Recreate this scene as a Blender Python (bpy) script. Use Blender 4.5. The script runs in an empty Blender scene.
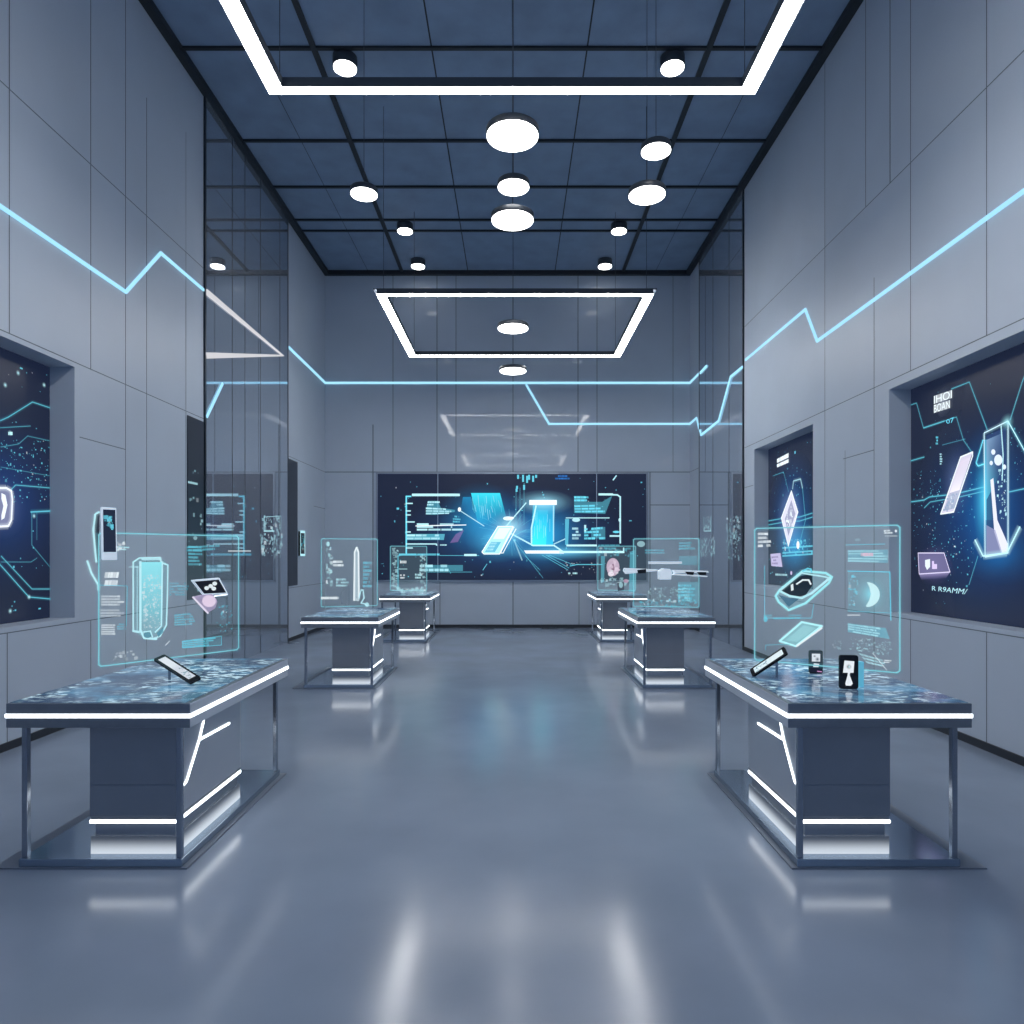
import bpy, bmesh, math, random
from mathutils import Vector, Matrix

S = bpy.context.scene
C = S.collection
random.seed(7)

# ------------------------------------------------------------------ camera
F, VX, VY, CAMZ = 680.0, 514.0, 555.0, 1.70
cam_d = bpy.data.cameras.new('camera')
cam = bpy.data.objects.new('camera', cam_d); C.objects.link(cam)
cam.location = (0, 0, CAMZ); cam.rotation_euler = (math.pi / 2, 0, 0)
cam_d.sensor_width = 36; cam_d.lens = 36 * F / 1024
cam_d.shift_x = -(VX - 512) / 1024; cam_d.shift_y = (VY - 512) / 1024
cam_d.clip_start = 0.05; cam_d.clip_end = 200
S.camera = cam
S.view_settings.view_transform = 'Standard'
S.view_settings.look = 'None'
S.cycles.use_denoising = True
S.cycles.transparent_max_bounces = 48
S.cycles.max_bounces = 8
S.cycles.diffuse_bounces = 4
S.cycles.sample_clamp_indirect = 6

EYE = Vector((0, 0, CAMZ))
def ray(px, py): return Vector(((px - VX) / F, 1.0, -(py - VY) / F))
def at(px, py, d): return EYE + ray(px, py) * d
def hit(px, py, p0, n):
    r = ray(px, py); n = Vector(n)
    return EYE + r * ((Vector(p0) - EYE).dot(n) / r.dot(n))

# measured room
XL, XR, YB, YF, ZC = -4.42, 4.115, 15.9, -3.0, 8.317
NT, NB = 3.59, 1.09        # niche top / bottom heights

# ------------------------------------------------------------------ materials
def mat_new(name):
    m = bpy.data.materials.new(name); m.use_nodes = True
    nt = m.node_tree; nt.nodes.clear()
    out = nt.nodes.new('ShaderNodeOutputMaterial')
    return m, nt, out

def principled(name, col, rough=.5, metal=0, spec=.5, emis=None, estr=0, noise=0, nscale=3, rnoise=0, bump=0, stretch=None):
    m, nt, out = mat_new(name)
    b = nt.nodes.new('ShaderNodeBsdfPrincipled')
    b.inputs['Base Color'].default_value = (*col, 1)
    b.inputs['Roughness'].default_value = rough
    b.inputs['Metallic'].default_value = metal
    b.inputs['Specular IOR Level'].default_value = spec
    if emis:
        b.inputs['Emission Color'].default_value = (*emis, 1)
        b.inputs['Emission Strength'].default_value = estr
    if noise or rnoise or bump:
        tc = nt.nodes.new('ShaderNodeTexCoord')
        mp = nt.nodes.new('ShaderNodeMapping')
        if stretch: mp.inputs['Scale'].default_value = stretch
        nz = nt.nodes.new('ShaderNodeTexNoise'); nz.inputs['Scale'].default_value = nscale
        nz.inputs['Detail'].default_value = 6
        nt.links.new(tc.outputs['Object'], mp.inputs['Vector']); nt.links.new(mp.outputs['Vector'], nz.inputs['Vector'])
        if noise:
            r = nt.nodes.new('ShaderNodeValToRGB')
            r.color_ramp.elements[0].position = .3; r.color_ramp.elements[1].position = .7
            r.color_ramp.elements[0].color = (*[c * (1 - noise) for c in col], 1)
            r.color_ramp.elements[1].color = (*[min(1, c * (1 + noise)) for c in col], 1)
            nt.links.new(nz.outputs['Fac'], r.inputs['Fac']); nt.links.new(r.outputs['Color'], b.inputs['Base Color'])
        if rnoise:
            mr = nt.nodes.new('ShaderNodeMapRange')
            mr.inputs['From Min'].default_value = .3; mr.inputs['From Max'].default_value = .7
            mr.inputs['To Min'].default_value = rough - rnoise; mr.inputs['To Max'].default_value = rough + rnoise
            nt.links.new(nz.outputs['Fac'], mr.inputs['Value']); nt.links.new(mr.outputs['Result'], b.inputs['Roughness'])
        if bump:
            bp = nt.nodes.new('ShaderNodeBump'); bp.inputs['Strength'].default_value = bump; bp.inputs['Distance'].default_value = .02
            nt.links.new(nz.outputs['Fac'], bp.inputs['Height']); nt.links.new(bp.outputs['Normal'], b.inputs['Normal'])
    nt.links.new(b.outputs['BSDF'], out.inputs['Surface'])
    return m

def emission(name, col, strength):
    m, nt, out = mat_new(name)
    e = nt.nodes.new('ShaderNodeEmission')
    e.inputs['Color'].default_value = (*col, 1); e.inputs['Strength'].default_value = strength
    nt.links.new(e.outputs['Emission'], out.inputs['Surface'])
    return m

def ink(name, strength, sample=False):
    """luminous print: colour and opacity from the mesh's own colour layer"""
    m, nt, out = mat_new(name)
    a = nt.nodes.new('ShaderNodeAttribute'); a.attribute_name = 'Col'
    e = nt.nodes.new('ShaderNodeEmission'); e.inputs['Strength'].default_value = strength
    t = nt.nodes.new('ShaderNodeBsdfTransparent')
    mx = nt.nodes.new('ShaderNodeMixShader')
    nt.links.new(a.outputs['Color'], e.inputs['Color'])
    nt.links.new(a.outputs['Alpha'], mx.inputs['Fac'])
    nt.links.new(t.outputs['BSDF'], mx.inputs[1]); nt.links.new(e.outputs['Emission'], mx.inputs[2])
    nt.links.new(mx.outputs['Shader'], out.inputs['Surface'])
    if not sample: m.cycles.emission_sampling = 'NONE'
    return m

def graded(name, top, bottom, z0, z1, strength):
    """diffuser strip whose brightness fades with height (object Z)"""
    m, nt, out = mat_new(name)
    tc = nt.nodes.new('ShaderNodeTexCoord'); sx = nt.nodes.new('ShaderNodeSeparateXYZ')
    mr = nt.nodes.new('ShaderNodeMapRange'); mr.inputs['From Min'].default_value = z0; mr.inputs['From Max'].default_value = z1
    r = nt.nodes.new('ShaderNodeValToRGB')
    r.color_ramp.elements[0].color = (*bottom, 1); r.color_ramp.elements[1].color = (*top, 1)
    r.color_ramp.interpolation = 'EASE'
    e = nt.nodes.new('ShaderNodeEmission'); e.inputs['Strength'].default_value = strength
    nt.links.new(tc.outputs['Object'], sx.inputs[0]); nt.links.new(sx.outputs['Z'], mr.inputs['Value'])
    nt.links.new(mr.outputs['Result'], r.inputs['Fac']); nt.links.new(r.outputs['Color'], e.inputs['Color'])
    b = nt.nodes.new('ShaderNodeBsdfPrincipled'); b.inputs['Base Color'].default_value = (.25, .28, .33, 1)
    b.inputs['Roughness'].default_value = .25; b.inputs['Metallic'].default_value = .8
    ad = nt.nodes.new('ShaderNodeAddShader')
    nt.links.new(b.outputs['BSDF'], ad.inputs[0]); nt.links.new(e.outputs['Emission'], ad.inputs[1])
    nt.links.new(ad.outputs['Shader'], out.inputs['Surface'])
    return m

def touch_screen(name):
    """dark glass table display with glowing map-like blotches"""
    m, nt, out = mat_new(name)
    tc = nt.nodes.new('ShaderNodeTexCoord')
    b = nt.nodes.new('ShaderNodeBsdfPrincipled')
    b.inputs['Base Color'].default_value = (.03, .05, .09, 1); b.inputs['Roughness'].default_value = .12
    def nz(scale, detail, lo, hi, rot=0):
        mp = nt.nodes.new('ShaderNodeMapping'); mp.inputs['Scale'].default_value = (.62, 1, 1); mp.inputs['Rotation'].default_value = (0, 0, rot)
        n = nt.nodes.new('ShaderNodeTexNoise'); n.inputs['Scale'].default_value = scale; n.inputs['Detail'].default_value = detail
        n.inputs['Roughness'].default_value = .62
        r = nt.nodes.new('ShaderNodeMapRange'); r.inputs['From Min'].default_value = lo; r.inputs['From Max'].default_value = hi
        nt.links.new(tc.outputs['Object'], mp.inputs['Vector']); nt.links.new(mp.outputs['Vector'], n.inputs['Vector'])
        nt.links.new(n.outputs['Fac'], r.inputs['Value'])
        return r.outputs['Result']
    big = nz(4.2, 4, .46, .64); fine = nz(22, 5, .51, .59, .15); patch = nz(3.1, 2, .38, .62, 1.1)
    mul = nt.nodes.new('ShaderNodeMath'); mul.operation = 'MULTIPLY'
    nt.links.new(fine, mul.inputs[0]); nt.links.new(patch, mul.inputs[1])
    c1 = nt.nodes.new('ShaderNodeMixRGB'); c1.inputs[1].default_value = (.045, .075, .125, 1); c1.inputs[2].default_value = (.09, .25, .40, 1)
    nt.links.new(big, c1.inputs[0])
    c2 = nt.nodes.new('ShaderNodeMixRGB'); c2.inputs[2].default_value = (.75, 1.0, 1.1, 1)
    nt.links.new(mul.outputs[0], c2.inputs[0]); nt.links.new(c1.outputs[0], c2.inputs[1])
    nt.links.new(c2.outputs[0], b.inputs['Emission Color']); b.inputs['Emission Strength'].default_value = .8
    nt.links.new(b.outputs['BSDF'], out.inputs['Surface'])
    return m

M = dict(
    wall=principled('grey_wall_panel', (.49, .56, .655), .42, spec=.35, noise=.025, nscale=1.2),
    backwall=principled('satin_back_wall_panel', (.46, .53, .625), .045, spec=.15, noise=.025, nscale=1.2),
    joint=principled('dark_joint', (.15, .18, .22), .6),
    ceil=principled('blue_ceiling_panel', (.24, .325, .45), .6, noise=.10, nscale=2.5),
    rail=principled('black_ceiling_rail', (.012, .016, .022), .45),
    floor=principled('polished_concrete', (.25, .305, .395), .17, spec=.36, noise=.08, nscale=1.1, rnoise=.04, bump=.05),
    base=principled('black_baseboard', (.02, .025, .035), .4),
    mirror=principled('tinted_mirror_glass', (.50, .57, .66), .025, metal=.72),
    medge=principled('dark_mirror_edge', (.03, .04, .055), .3, metal=.6),
    steel=principled('dark_brushed_steel', (.24, .265, .30), .30, metal=.6, noise=.05, nscale=20, stretch=(1, .1, 1)),
    steel_lit_side=principled('lit_steel_flank', (.66, .71, .78), .35, metal=.35),  # same steel made lighter: light on the long sides put into the colour
    ped_lit_side=principled('lit_pedestal_flank', (.52, .56, .62), .30, metal=.3),  # lit version of the pedestal finish, side brightness painted in
    steel_l=principled('brushed_steel', (.30, .34, .40), .30, metal=.85),
    post=principled('polished_steel_post', (.34, .38, .44), .22, metal=.95),
    plate=principled('polished_base_plate', (.30, .38, .48), .12, metal=.7),
    mat=principled('dark_floor_plate', (.17, .20, .25), .35),
    pedestal=principled('satin_pedestal', (.31, .33, .365), .27, metal=.4, noise=.03, nscale=6),
    led=emission('white_led', (.93, .97, 1), 5),
    reflection_glow=emission('mirror_reflection_glow', (.80, .80, .84), .85),  # glow for the frame light's reflection laid on the mirror
    lamp=emission('white_lamp_diffuser', (1, .985, .96), 9),
    frame=emission('white_frame_diffuser', (1, .985, .97), 32),
    cyan=emission('cyan_led', (.33, .66, .86), 1.3),
    cord=principled('thin_cable', (.06, .07, .09), .5),
    housing=principled('black_lamp_housing', (.045, .055, .07), .4),
    screen=principled('dark_display_glass', (.012, .015, .025), .25, spec=.25, emis=(.009, .014, .036), estr=1),
    screen_off=principled('unlit_display_glass', (.035, .045, .065), .3, spec=.3),
    black=principled('black_phone_body', (.01, .011, .014), .22),
    white_body=principled('white_phone_frame', (.75, .79, .84), .3, emis=(.6, .72, .82), estr=.5),
    acrylic=principled('cyan_acrylic', (.25, .62, .75), .2, emis=(.12, .5, .65), estr=.5),
    ink=ink('luminous_print', 1.0), inkglow=ink('luminous_picture', 1.25, True),
    glow=graded('plinth_glow', (.03, .035, .04), (.60, .66, .72), .056, .145, 1.0),
    touch=touch_screen('table_touch_display'),
)

# ------------------------------------------------------------------ mesh helpers
def obj(name, bm, mats, parent=None):
    me = bpy.data.meshes.new(name)
    bmesh.ops.recalc_face_normals(bm, faces=bm.faces)
    bm.to_mesh(me); bm.free()
    if not isinstance(mats, (list, tuple)): mats = [mats]
    for m in mats: me.materials.append(m)
    o = bpy.data.objects.new(name, me); C.objects.link(o)
    if parent: o.parent = parent
    return o

def add_box(bm, x0, x1, y0, y1, z0, z1, mi=0, bev=0):
    t = bmesh.new() if bev else bm
    vs = [t.verts.new((x, y, z)) for z in (z0, z1) for y in (y0, y1) for x in (x0, x1)]
    for f in ((0, 2, 3, 1), (4, 5, 7, 6), (0, 1, 5, 4), (2, 6, 7, 3), (0, 4, 6, 2), (1, 3, 7, 5)):
        t.faces.new([vs[i] for i in f]).material_index = mi
    if bev:
        bmesh.ops.recalc_face_normals(t, faces=t.faces)
        bmesh.ops.bevel(t, geom=t.edges[:] , offset=bev, segments=2, affect='EDGES', profile=.6)
        for f in t.faces: f.material_index = mi
        merge(bm, t)

def merge(bm, t):
    mp = {v: bm.verts.new(v.co) for v in t.verts}
    for f in t.faces:
        nf = bm.faces.new([mp[v] for v in f.verts]); nf.material_index = f.material_index; nf.smooth = f.smooth
    t.free()

def box(name, x0, x1, y0, y1, z0, z1, m, parent=None, bev=0):
    bm = bmesh.new(); add_box(bm, x0, x1, y0, y1, z0, z1, 0, bev)
    return obj(name, bm, m, parent)

def add_cyl(bm, c, r, h, seg=40, mi=0, bev=0):
    """vertical cylinder standing on c"""
    t = bmesh.new()
    prof = [(r - bev, 0), (r, bev), (r, h - bev), (r - bev, h)] if bev else [(r, 0), (r, h)]
    rings = [[t.verts.new((c[0] + q * math.cos(2 * math.pi * k / seg), c[1] + q * math.sin(2 * math.pi * k / seg), c[2] + z)) for k in range(seg)] for q, z in prof]
    for a, b in zip(rings, rings[1:]):
        for k in range(seg):
            f = t.faces.new((a[k], a[(k + 1) % seg], b[(k + 1) % seg], b[k])); f.smooth = True; f.material_index = mi
    t.faces.new(rings[0][::-1]).material_index = mi; t.faces.new(rings[-1]).material_index = mi
    merge(bm, t)

def quad(bm, pts, mi=0):
    f = bm.faces.new([bm.verts.new(p) for p in pts]); f.material_index = mi; return f

def tag(o, label, cat, group=None, kind=None):
    o['label'] = label; o['category'] = cat
    if group: o['group'] = group
    if kind: o['kind'] = kind
    return o

def empty(name, loc, label, cat, group=None):
    o = bpy.data.objects.new(name, None); C.objects.link(o); o.location = loc
    o.empty_display_size = .1
    return tag(o, label, cat, group)

def struct(o, label=None, cat=None):
    o['kind'] = 'structure'
    if label: o['label'] = label; o['category'] = cat
    return o

def bar_along(bm, pts, n, w, t, mi=0):
    """flat luminous bar following pts on a surface with normal n (world width w, thickness t)"""
    n = Vector(n).normalized(); pts = [Vector(p) + n * .001 for p in pts]
    dirs = [(b - a).normalized() for a, b in zip(pts, pts[1:])]
    ring = []
    for i, p in enumerate(pts):
        if i == 0: s = n.cross(dirs[0]); k = 1
        elif i == len(pts) - 1: s = n.cross(dirs[-1]); k = 1
        else:
            a, b = n.cross(dirs[i - 1]), n.cross(dirs[i]); s = (a + b).normalized(); k = min(2.2, 1 / max(.3, s.dot(a)))
        s = s.normalized() * (w / 2 * k)
        ring.append([bm.verts.new(q) for q in (p + s, p + s + n * t, p - s + n * t, p - s)])
    for a, b in zip(ring, ring[1:]):
        for k in range(4):
            bm.faces.new((a[k], a[(k + 1) % 4], b[(k + 1) % 4], b[k])).material_index = mi
    bm.faces.new(ring[0]).material_index = mi; bm.faces.new(ring[-1][::-1]).material_index = mi

# ------------------------------------------------------------------ luminous drawings on a flat surface
CY, WH, PK, BL, DK = (.16, .72, .92), (.86, .95, 1.0), (.70, .58, .88), (.03, .20, .62), (.012, .018, .035)
ICE = (.50, .86, .95)
class Ink:
    def __init__(s, p0, n, u=None, step=.00025, off=.004):
        s.p0, s.n = Vector(p0), Vector(n).normalized()
        s.v = Vector((0, 0, 1)) if abs(s.n.z) < .9 else Vector((0, 1, 0))
        s.u = s.v.cross(s.n).normalized(); s.step, s.h = step, off
        s.P, s.Fc, s.Cl = [], [], []
    def q(s, p):                       # image point -> surface coordinates
        d = hit(p[0], p[1], s.p0, s.n) - s.p0
        return (d.dot(s.u), d.dot(s.v))
    def put(s, uvs, cols):
        b = len(s.P)
        for a in uvs: s.P.append(s.p0 + s.u * a[0] + s.v * a[1] + s.n * s.h)
        s.Fc.append(list(range(b, b + len(uvs)))); s.Cl.append(cols)
    def up(s): s.h += s.step
    def puv(s, uvs, col, a=1): s.put(uvs, [(*col, a)] * len(uvs)); s.up()
    def poly(s, pts, col, a=1): s.puv([s.q(p) for p in pts], col, a)
    def grad(s, pts, cols): s.put([s.q(p) for p in pts], cols); s.up()
    def luv(s, uv, w, col, a=1):
        uv = [Vector(p) for p in uv]
        for p, r in zip(uv, uv[1:]):
            d = r - p
            if d.length < 1e-6: continue
            d.normalize(); m = Vector((-d.y, d.x)) * w / 2; e = d * w * .35
            s.put([p - e + m, r + e + m, r + e - m, p - e - m], [(*col, a)] * 4)
        s.up()
    def line(s, pts, w, col=CY, a=1, closed=False):
        uv = [s.q(p) for p in pts]
        if closed: uv.append(uv[0])
        s.luv(uv, w, col, a)
    def soft(s, pts, w, col=CY, a=.35, glow=5, core=1):
        """line with a soft halo drawn on the display"""
        uv = [Vector(s.q(p)) for p in pts]
        for p, r in zip(uv, uv[1:]):
            d = (r - p)
            if d.length < 1e-6: continue
            d.normalize(); m = Vector((-d.y, d.x)) * w * glow / 2
            s.put([p + m, r + m, r, p], [(*col, 0), (*col, 0), (*col, a), (*col, a)])
            s.put([p - m, r - m, r, p], [(*col, 0), (*col, 0), (*col, a), (*col, a)])
        s.up()
        if core: s.luv(uv, w, col if core == 1 else core, 1)
    def glow(s, c, ru, rv, col, a, seg=28, uv=False):
        c = c if uv else s.q(c)
        R = [(0, a), (.25, a * .62), (.5, a * .28), (.75, a * .09), (1, 0)]
        pt = lambda k, t: (c[0] + ru * t * math.cos(2 * math.pi * k / seg), c[1] + rv * t * math.sin(2 * math.pi * k / seg))
        for (t0, a0), (t1, a1) in zip(R, R[1:]):
            for k in range(seg):
                if t0 == 0: s.put([c, pt(k, t1), pt(k + 1, t1)], [(*col, a0), (*col, a1), (*col, a1)])
                else: s.put([pt(k, t0), pt(k, t1), pt(k + 1, t1), pt(k + 1, t0)], [(*col, a0), (*col, a1), (*col, a1), (*col, a0)])
        s.up()
    def ell(s, c, rx, ry, col, a=1, seg=20):     # radii in image points
        s.poly([(c[0] + rx * math.cos(2 * math.pi * k / seg), c[1] + ry * math.sin(2 * math.pi * k / seg)) for k in range(seg)], col, a)
    def text_rows(s, quad4, rows, col=WH, a=.8, fill=.55, gap=.35, words=(2, 5), ragged=.35, cell=0):
        """rows of small unreadable print inside a quad (tl, tr, br, bl in image points)"""
        tl, tr, br, bl = [Vector(s.q(p)) for p in quad4]
        B = lambda x, y: (tl * (1 - x) + tr * x) * (1 - y) + (bl * (1 - x) + br * x) * y
        for r in range(rows):
            y0, y1 = (r + gap / 2) / rows, (r + 1 - gap / 2) / rows
            x, end = 0, 1 - random.random() * ragged
            while x < end - .02:
                w = random.uniform(*words) * .045 * (fill / .55)
                x1 = min(end, x + w)
                if random.random() < .93:
                    s.put([B(x, y0), B(x1, y0), B(x1, y1), B(x, y1)], [(*col, a * random.uniform(.6, 1))] * 4)
                x = x1 + .018
        s.up()
    def specks(s, quad4, n, size, col=CY, a=.8, mode='px'):
        tl, tr, br, bl = [Vector(s.q(p)) for p in quad4] if mode == 'px' else [Vector(p) for p in quad4]
        for _ in range(n):
            x, y = random.random(), random.random()
            p = (tl * (1 - x) + tr * x) * (1 - y) + (bl * (1 - x) + br * x) * y
            k = size * random.choice((.5, .6, .8, 1, 1.5)); c = random.choice((col, col, WH if random.random() < .25 else col))
            w, h = k * random.choice((.7, 1, 1, 1.6)), k * random.choice((.7, 1, 1.3))
            s.put([p + Vector((-w, -h)), p + Vector((w, -h)), p + Vector((w, h)), p + Vector((-w, h))], [(*c, a * random.uniform(.35, 1))] * 4)
        s.up()
    def letters(s, txt, quad4, col=WH, a=1, font_space=1.0):
        cu = bpy.data.curves.new('lettering', 'FONT'); cu.body = txt; cu.space_line = .82; cu.resolution_u = 3
        o = bpy.data.objects.new('lettering', cu); C.objects.link(o)
        dg = bpy.context.evaluated_depsgraph_get(); dg.update()
        me = bpy.data.meshes.new_from_object(o.evaluated_get(dg))
        C.objects.unlink(o); bpy.data.objects.remove(o); bpy.data.curves.remove(cu)
        xs = [v.co.x for v in me.vertices]; ys = [v.co.y for v in me.vertices]
        x0, x1, y0, y1 = min(xs), max(xs), min(ys), max(ys)
        tl, tr, br, bl = [Vector(s.q(p)) for p in quad4]
        for p in me.polygons:
            uv = []
            for i in p.vertices:
                co = me.vertices[i].co; x, y = (co.x - x0) / (x1 - x0), (y1 - co.y) / (y1 - y0)
                uv.append((tl * (1 - x) + tr * x) * (1 - y) + (bl * (1 - x) + br * x) * y)
            s.put(uv, [(*col, a)] * len(uv))
        bpy.data.meshes.remove(me); s.up()
    def cut(s, name, parent, m=None):
        o = s.build(name, parent, m); s.P, s.Fc, s.Cl = [], [], []; return o
    def build(s, name, parent=None, m=None):
        me = bpy.data.meshes.new(name)
        me.from_pydata([tuple(p) for p in s.P], [], s.Fc); me.materials.append(m or M['ink'])
        ca = me.color_attributes.new('Col', 'FLOAT_COLOR', 'CORNER')
        i = 0
        for cl in s.Cl:
            for c in cl: ca.data[i].color = c; i += 1
        o = bpy.data.objects.new(name, me); C.objects.link(o)
        if parent:
            o.parent = parent
            o.matrix_parent_inverse = Matrix.Translation(-parent.location) if parent.parent is None else Matrix()
        return o

def fix(o, parent):
    """keep world placement of a mesh modelled in world coordinates under an Empty"""
    o.parent = parent; o.matrix_parent_inverse = Matrix.Translation(-parent.location); return o

# ================================================================== the room
struct(box('floor', XL - .3, XR + .3, YF, YB + .1, -.1, 0, M['floor']))
# ceiling with rails and thin joints in the same mesh
bm = bmesh.new()
add_box(bm, XL - .3, XR + .3, YF, YB + .1, ZC, ZC + .1, 0)
for d in (0.9, 2.9, 4.9, 6.85, 8.86, 10.84, 12.2, 13.4, 13.85):
    add_box(bm, XL, XR, d - .025, d + .025, ZC - .03, ZC, 1)
for x in (-2.61, 2.54): add_box(bm, x - .035, x + .035, YF, YB, ZC - .035, ZC, 1)
for x in (-1.075, .955): add_box(bm, x - .010, x + .010, YF, YB, ZC - .004, ZC, 1)
for x in (-.02, -3.4, 3.3): add_box(bm, x - .004, x + .004, YF, YB, ZC - .003, ZC, 1)
struct(obj('ceiling', bm, [M['ceil'], M['rail']]))
t = .11
struct(box('trim_1', XL, XL + t, YF, YB, ZC - .09, ZC, M['rail']))
struct(box('trim_2', XR - t, XR, YF, YB, ZC - .09, ZC, M['rail']))
struct(box('trim_3', XL + t, XR - t, YB - t, YB, ZC - .09, ZC, M['rail']))

def side_wall(name, X, sgn, niches, vj, hj, rec):
    """wall in the plane x=X, room towards sgn; niches (y0,y1,z0,z1) are real recesses"""
    bm = bmesh.new()
    ys = sorted({YF, YB} | {a for n in niches for a in n[:2]}); zs = sorted({0, ZC} | {a for n in niches for a in n[2:]})
    inside = lambda y, z: any(n[0] < y < n[1] and n[2] < z < n[3] for n in niches)
    for a, b in zip(ys, ys[1:]):
        for c, d in zip(zs, zs[1:]):
            if not inside((a + b) / 2, (c + d) / 2):
                quad(bm, [(X, a, c), (X, b, c), (X, b, d), (X, a, d)])
    for y0, y1, z0, z1 in niches:
        B = X - sgn * (rec + .03)
        quad(bm, [(X, y0, z0), (B, y0, z0), (B, y0, z1), (X, y0, z1)]); quad(bm, [(X, y1, z0), (B, y1, z0), (B, y1, z1), (X, y1, z1)])
        quad(bm, [(X, y0, z0), (B, y0, z0), (B, y1, z0), (X, y1, z0)]); quad(bm, [(X, y0, z1), (B, y0, z1), (B, y1, z1), (X, y1, z1)])
        quad(bm, [(B, y0, z0), (B, y1, z0), (B, y1, z1), (B, y0, z1)])
    e = sgn * .002
    for y, z0, z1, w in vj: add_box(bm, min(X, X + e), max(X, X + e), y - w, y + w, z0, z1, 1)
    for z, y0, y1, w in hj: add_box(bm, min(X, X + e), max(X, X + e), y0, y1, z - w, z + w, 1)
    return struct(obj(name, bm, [M['wall'], M['joint']]))

LN = [(4.35, 6.84, 1.07, NT)]
RN = [(4.9, 7.46, 1.075, 3.515), (9.36, 11.64, 1.2, 3.505)]
w = .0045
side_wall('wall_left', XL, 1, LN,
    [(5.955, 3.64, ZC, w), (7.10, 2.9 if 0 else 3.64, ZC, w), (7.736, 0, ZC, w), (8.18, 0, 7.2, w), (9.16, 0, 5.78, w), (5.93, 0, 1.02, w), (7.10, 0, 1.02, w), (9.16, 5.78, 7.4, .002),
     (3.4, 0, ZC, w), (1.6, 0, ZC, w)],
    [(5.78, YF, 9.7, w), (3.64, YF, 9.7, w), (3.64, 13.24, YB, w), (2.9, 6.92, 7.736, w), (1.02, YF, 9.7, w), (1.05, 13.24, YB, w), (2.78, 15.0, YB, w)], .25)
side_wall('wall_right', XR, -1, RN,
    [(5.92, 3.61, ZC, w), (7.055, 3.61, ZC, w), (7.44, 5.77, ZC, .007), (7.956, 5.77, ZC, w), (7.77, 0, 5.77 - .9, w), (9.0, 0, ZC, w), (5.92, 0, 1.03, w), (7.055, 0, 1.03, w), (8.45, 1.03, 3.0, .003),
     (3.4, 0, ZC, w), (1.6, 0, ZC, w)],
    [(5.77, YF, 12.17, w), (3.61, YF, 12.17, w), (2.9, 7.77, 8.5, w), (1.03, YF, 12.17, w), (3.64, 15.04, YB, w), (2.9, 11.7, 12.17, w)], .24)
# back wall
bm = bmesh.new()
quad(bm, [(XL, YB, 0), (XR, YB, 0), (XR, YB, ZC), (XL, YB, ZC)])
def bx_(px): return (px - VX) / F * YB
SX0, SX1, SZ0, SZ1 = bx_(378), bx_(646), 1.115, 3.594
for px, z0, z1, ww in ((393, 3.64, ZC, .008), (437, SZ1, ZC, .010), (456, SZ1, ZC, .008), (513, SZ1, ZC, .010), (578, SZ1, ZC, .010), (597, SZ1, ZC, .008), (673, 3.64, ZC, .006), (373, 0, 4.75, .012), (650, 0, 3.64, .010), (513, 0, SZ0, .012), (579, 0, SZ0, .008), (440, 0, SZ0, .008)):
    x = bx_(px); add_box(bm, x - ww, x + ww, YB - .003, YB, z0, z1, 1)
for z, p0, p1 in ((3.64, 325, 690), (2.87, 650, 690)):
    add_box(bm, bx_(p0), bx_(p1), YB - .003, YB, z - .010, z + .010, 1)
struct(obj('wall_back', bm, [M['backwall'], M['joint']]))
struct(box('baseboard_left', XL, XL + .018, YF, YB, 0, .07, M['base']))
struct(box('baseboard_right', XR - .018, XR, YF, YB, 0, .07, M['base']))
struct(box('baseboard_back', XL + .018, XR - .018, YB - .02, YB, 0, .075, M['base']))

# ------------------------------------------------------------------ tinted mirror bays
def mirror(X, sgn, y0, y1, seams, label):
    r = empty('mirror_panel', (X, (y0 + y1) / 2, 0), label, 'mirror')
    a, b = X, X + sgn * .02
    zt = ZC - .09
    bm = bmesh.new()
    add_box(bm, min(a, b), max(a, b), y0, y1, .0, zt, 0)
    fix(obj('mirror_glass', bm, M['mirror']), r)
    for y in (y0, y1):
        bm = bmesh.new(); add_box(bm, min(a, b + sgn * .004), max(a, b + sgn * .004), y - .02, y + .02, 0, zt, 0)
        fix(obj('edge_trim', bm, M['medge']), r)
    for y in seams:
        bm = bmesh.new(); add_box(bm, min(b, b + sgn * .003), max(b, b + sgn * .003), y - .006, y + .006, .0, zt, 0)
        fix(obj('seam', bm, M['medge']), r)
    return r
mL = mirror(XL, 1, 9.70, 13.24, [10.62, 11.12, 11.80, 12.78], 'tall tinted mirror bay beside the screen niche, reflecting the video wall')
mR = mirror(XR, -1, 12.17, 15.04, [12.95, 14.0], 'narrow tinted mirror bay carrying a cyan zigzag light strip, near the back corner')
XML, XMR = XL + .02, XR - .02
g = Ink((XML, 11, 2), (1, 0, 0))
for q4, n in (([(262, 516), (281, 517), (281, 532), (262, 532)], 26), ([(260, 534), (283, 534), (282, 557), (261, 556)], 60)): g.specks(q4, n * 2, .022, ICE, .4); g.cut('glass_graphic', mL)
g.line([(264, 517), (264, 531), (274, 531)], .03, ICE, .55); g.line([(264, 517), (281, 516), (281, 531)], .014, ICE, .4)
g.build('glass_graphic', mL)
g = Ink((XMR, 13, 2), (-1, 0, 0))
for q4, n in (([(703, 518), (712, 516), (712, 530), (703, 531)], 24), ([(701, 538), (715, 536), (715, 556), (701, 556)], 60), ([(726, 518), (741, 516), (741, 560), (726, 558)], 70)): g.specks(q4, n * 2, .020, ICE, .30); g.cut('glass_graphic', mR)
g.line([(704, 517), (704, 531), (711, 531), (711, 517)], .02, ICE, .5)
g.build('glass_graphic', mR)

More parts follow.
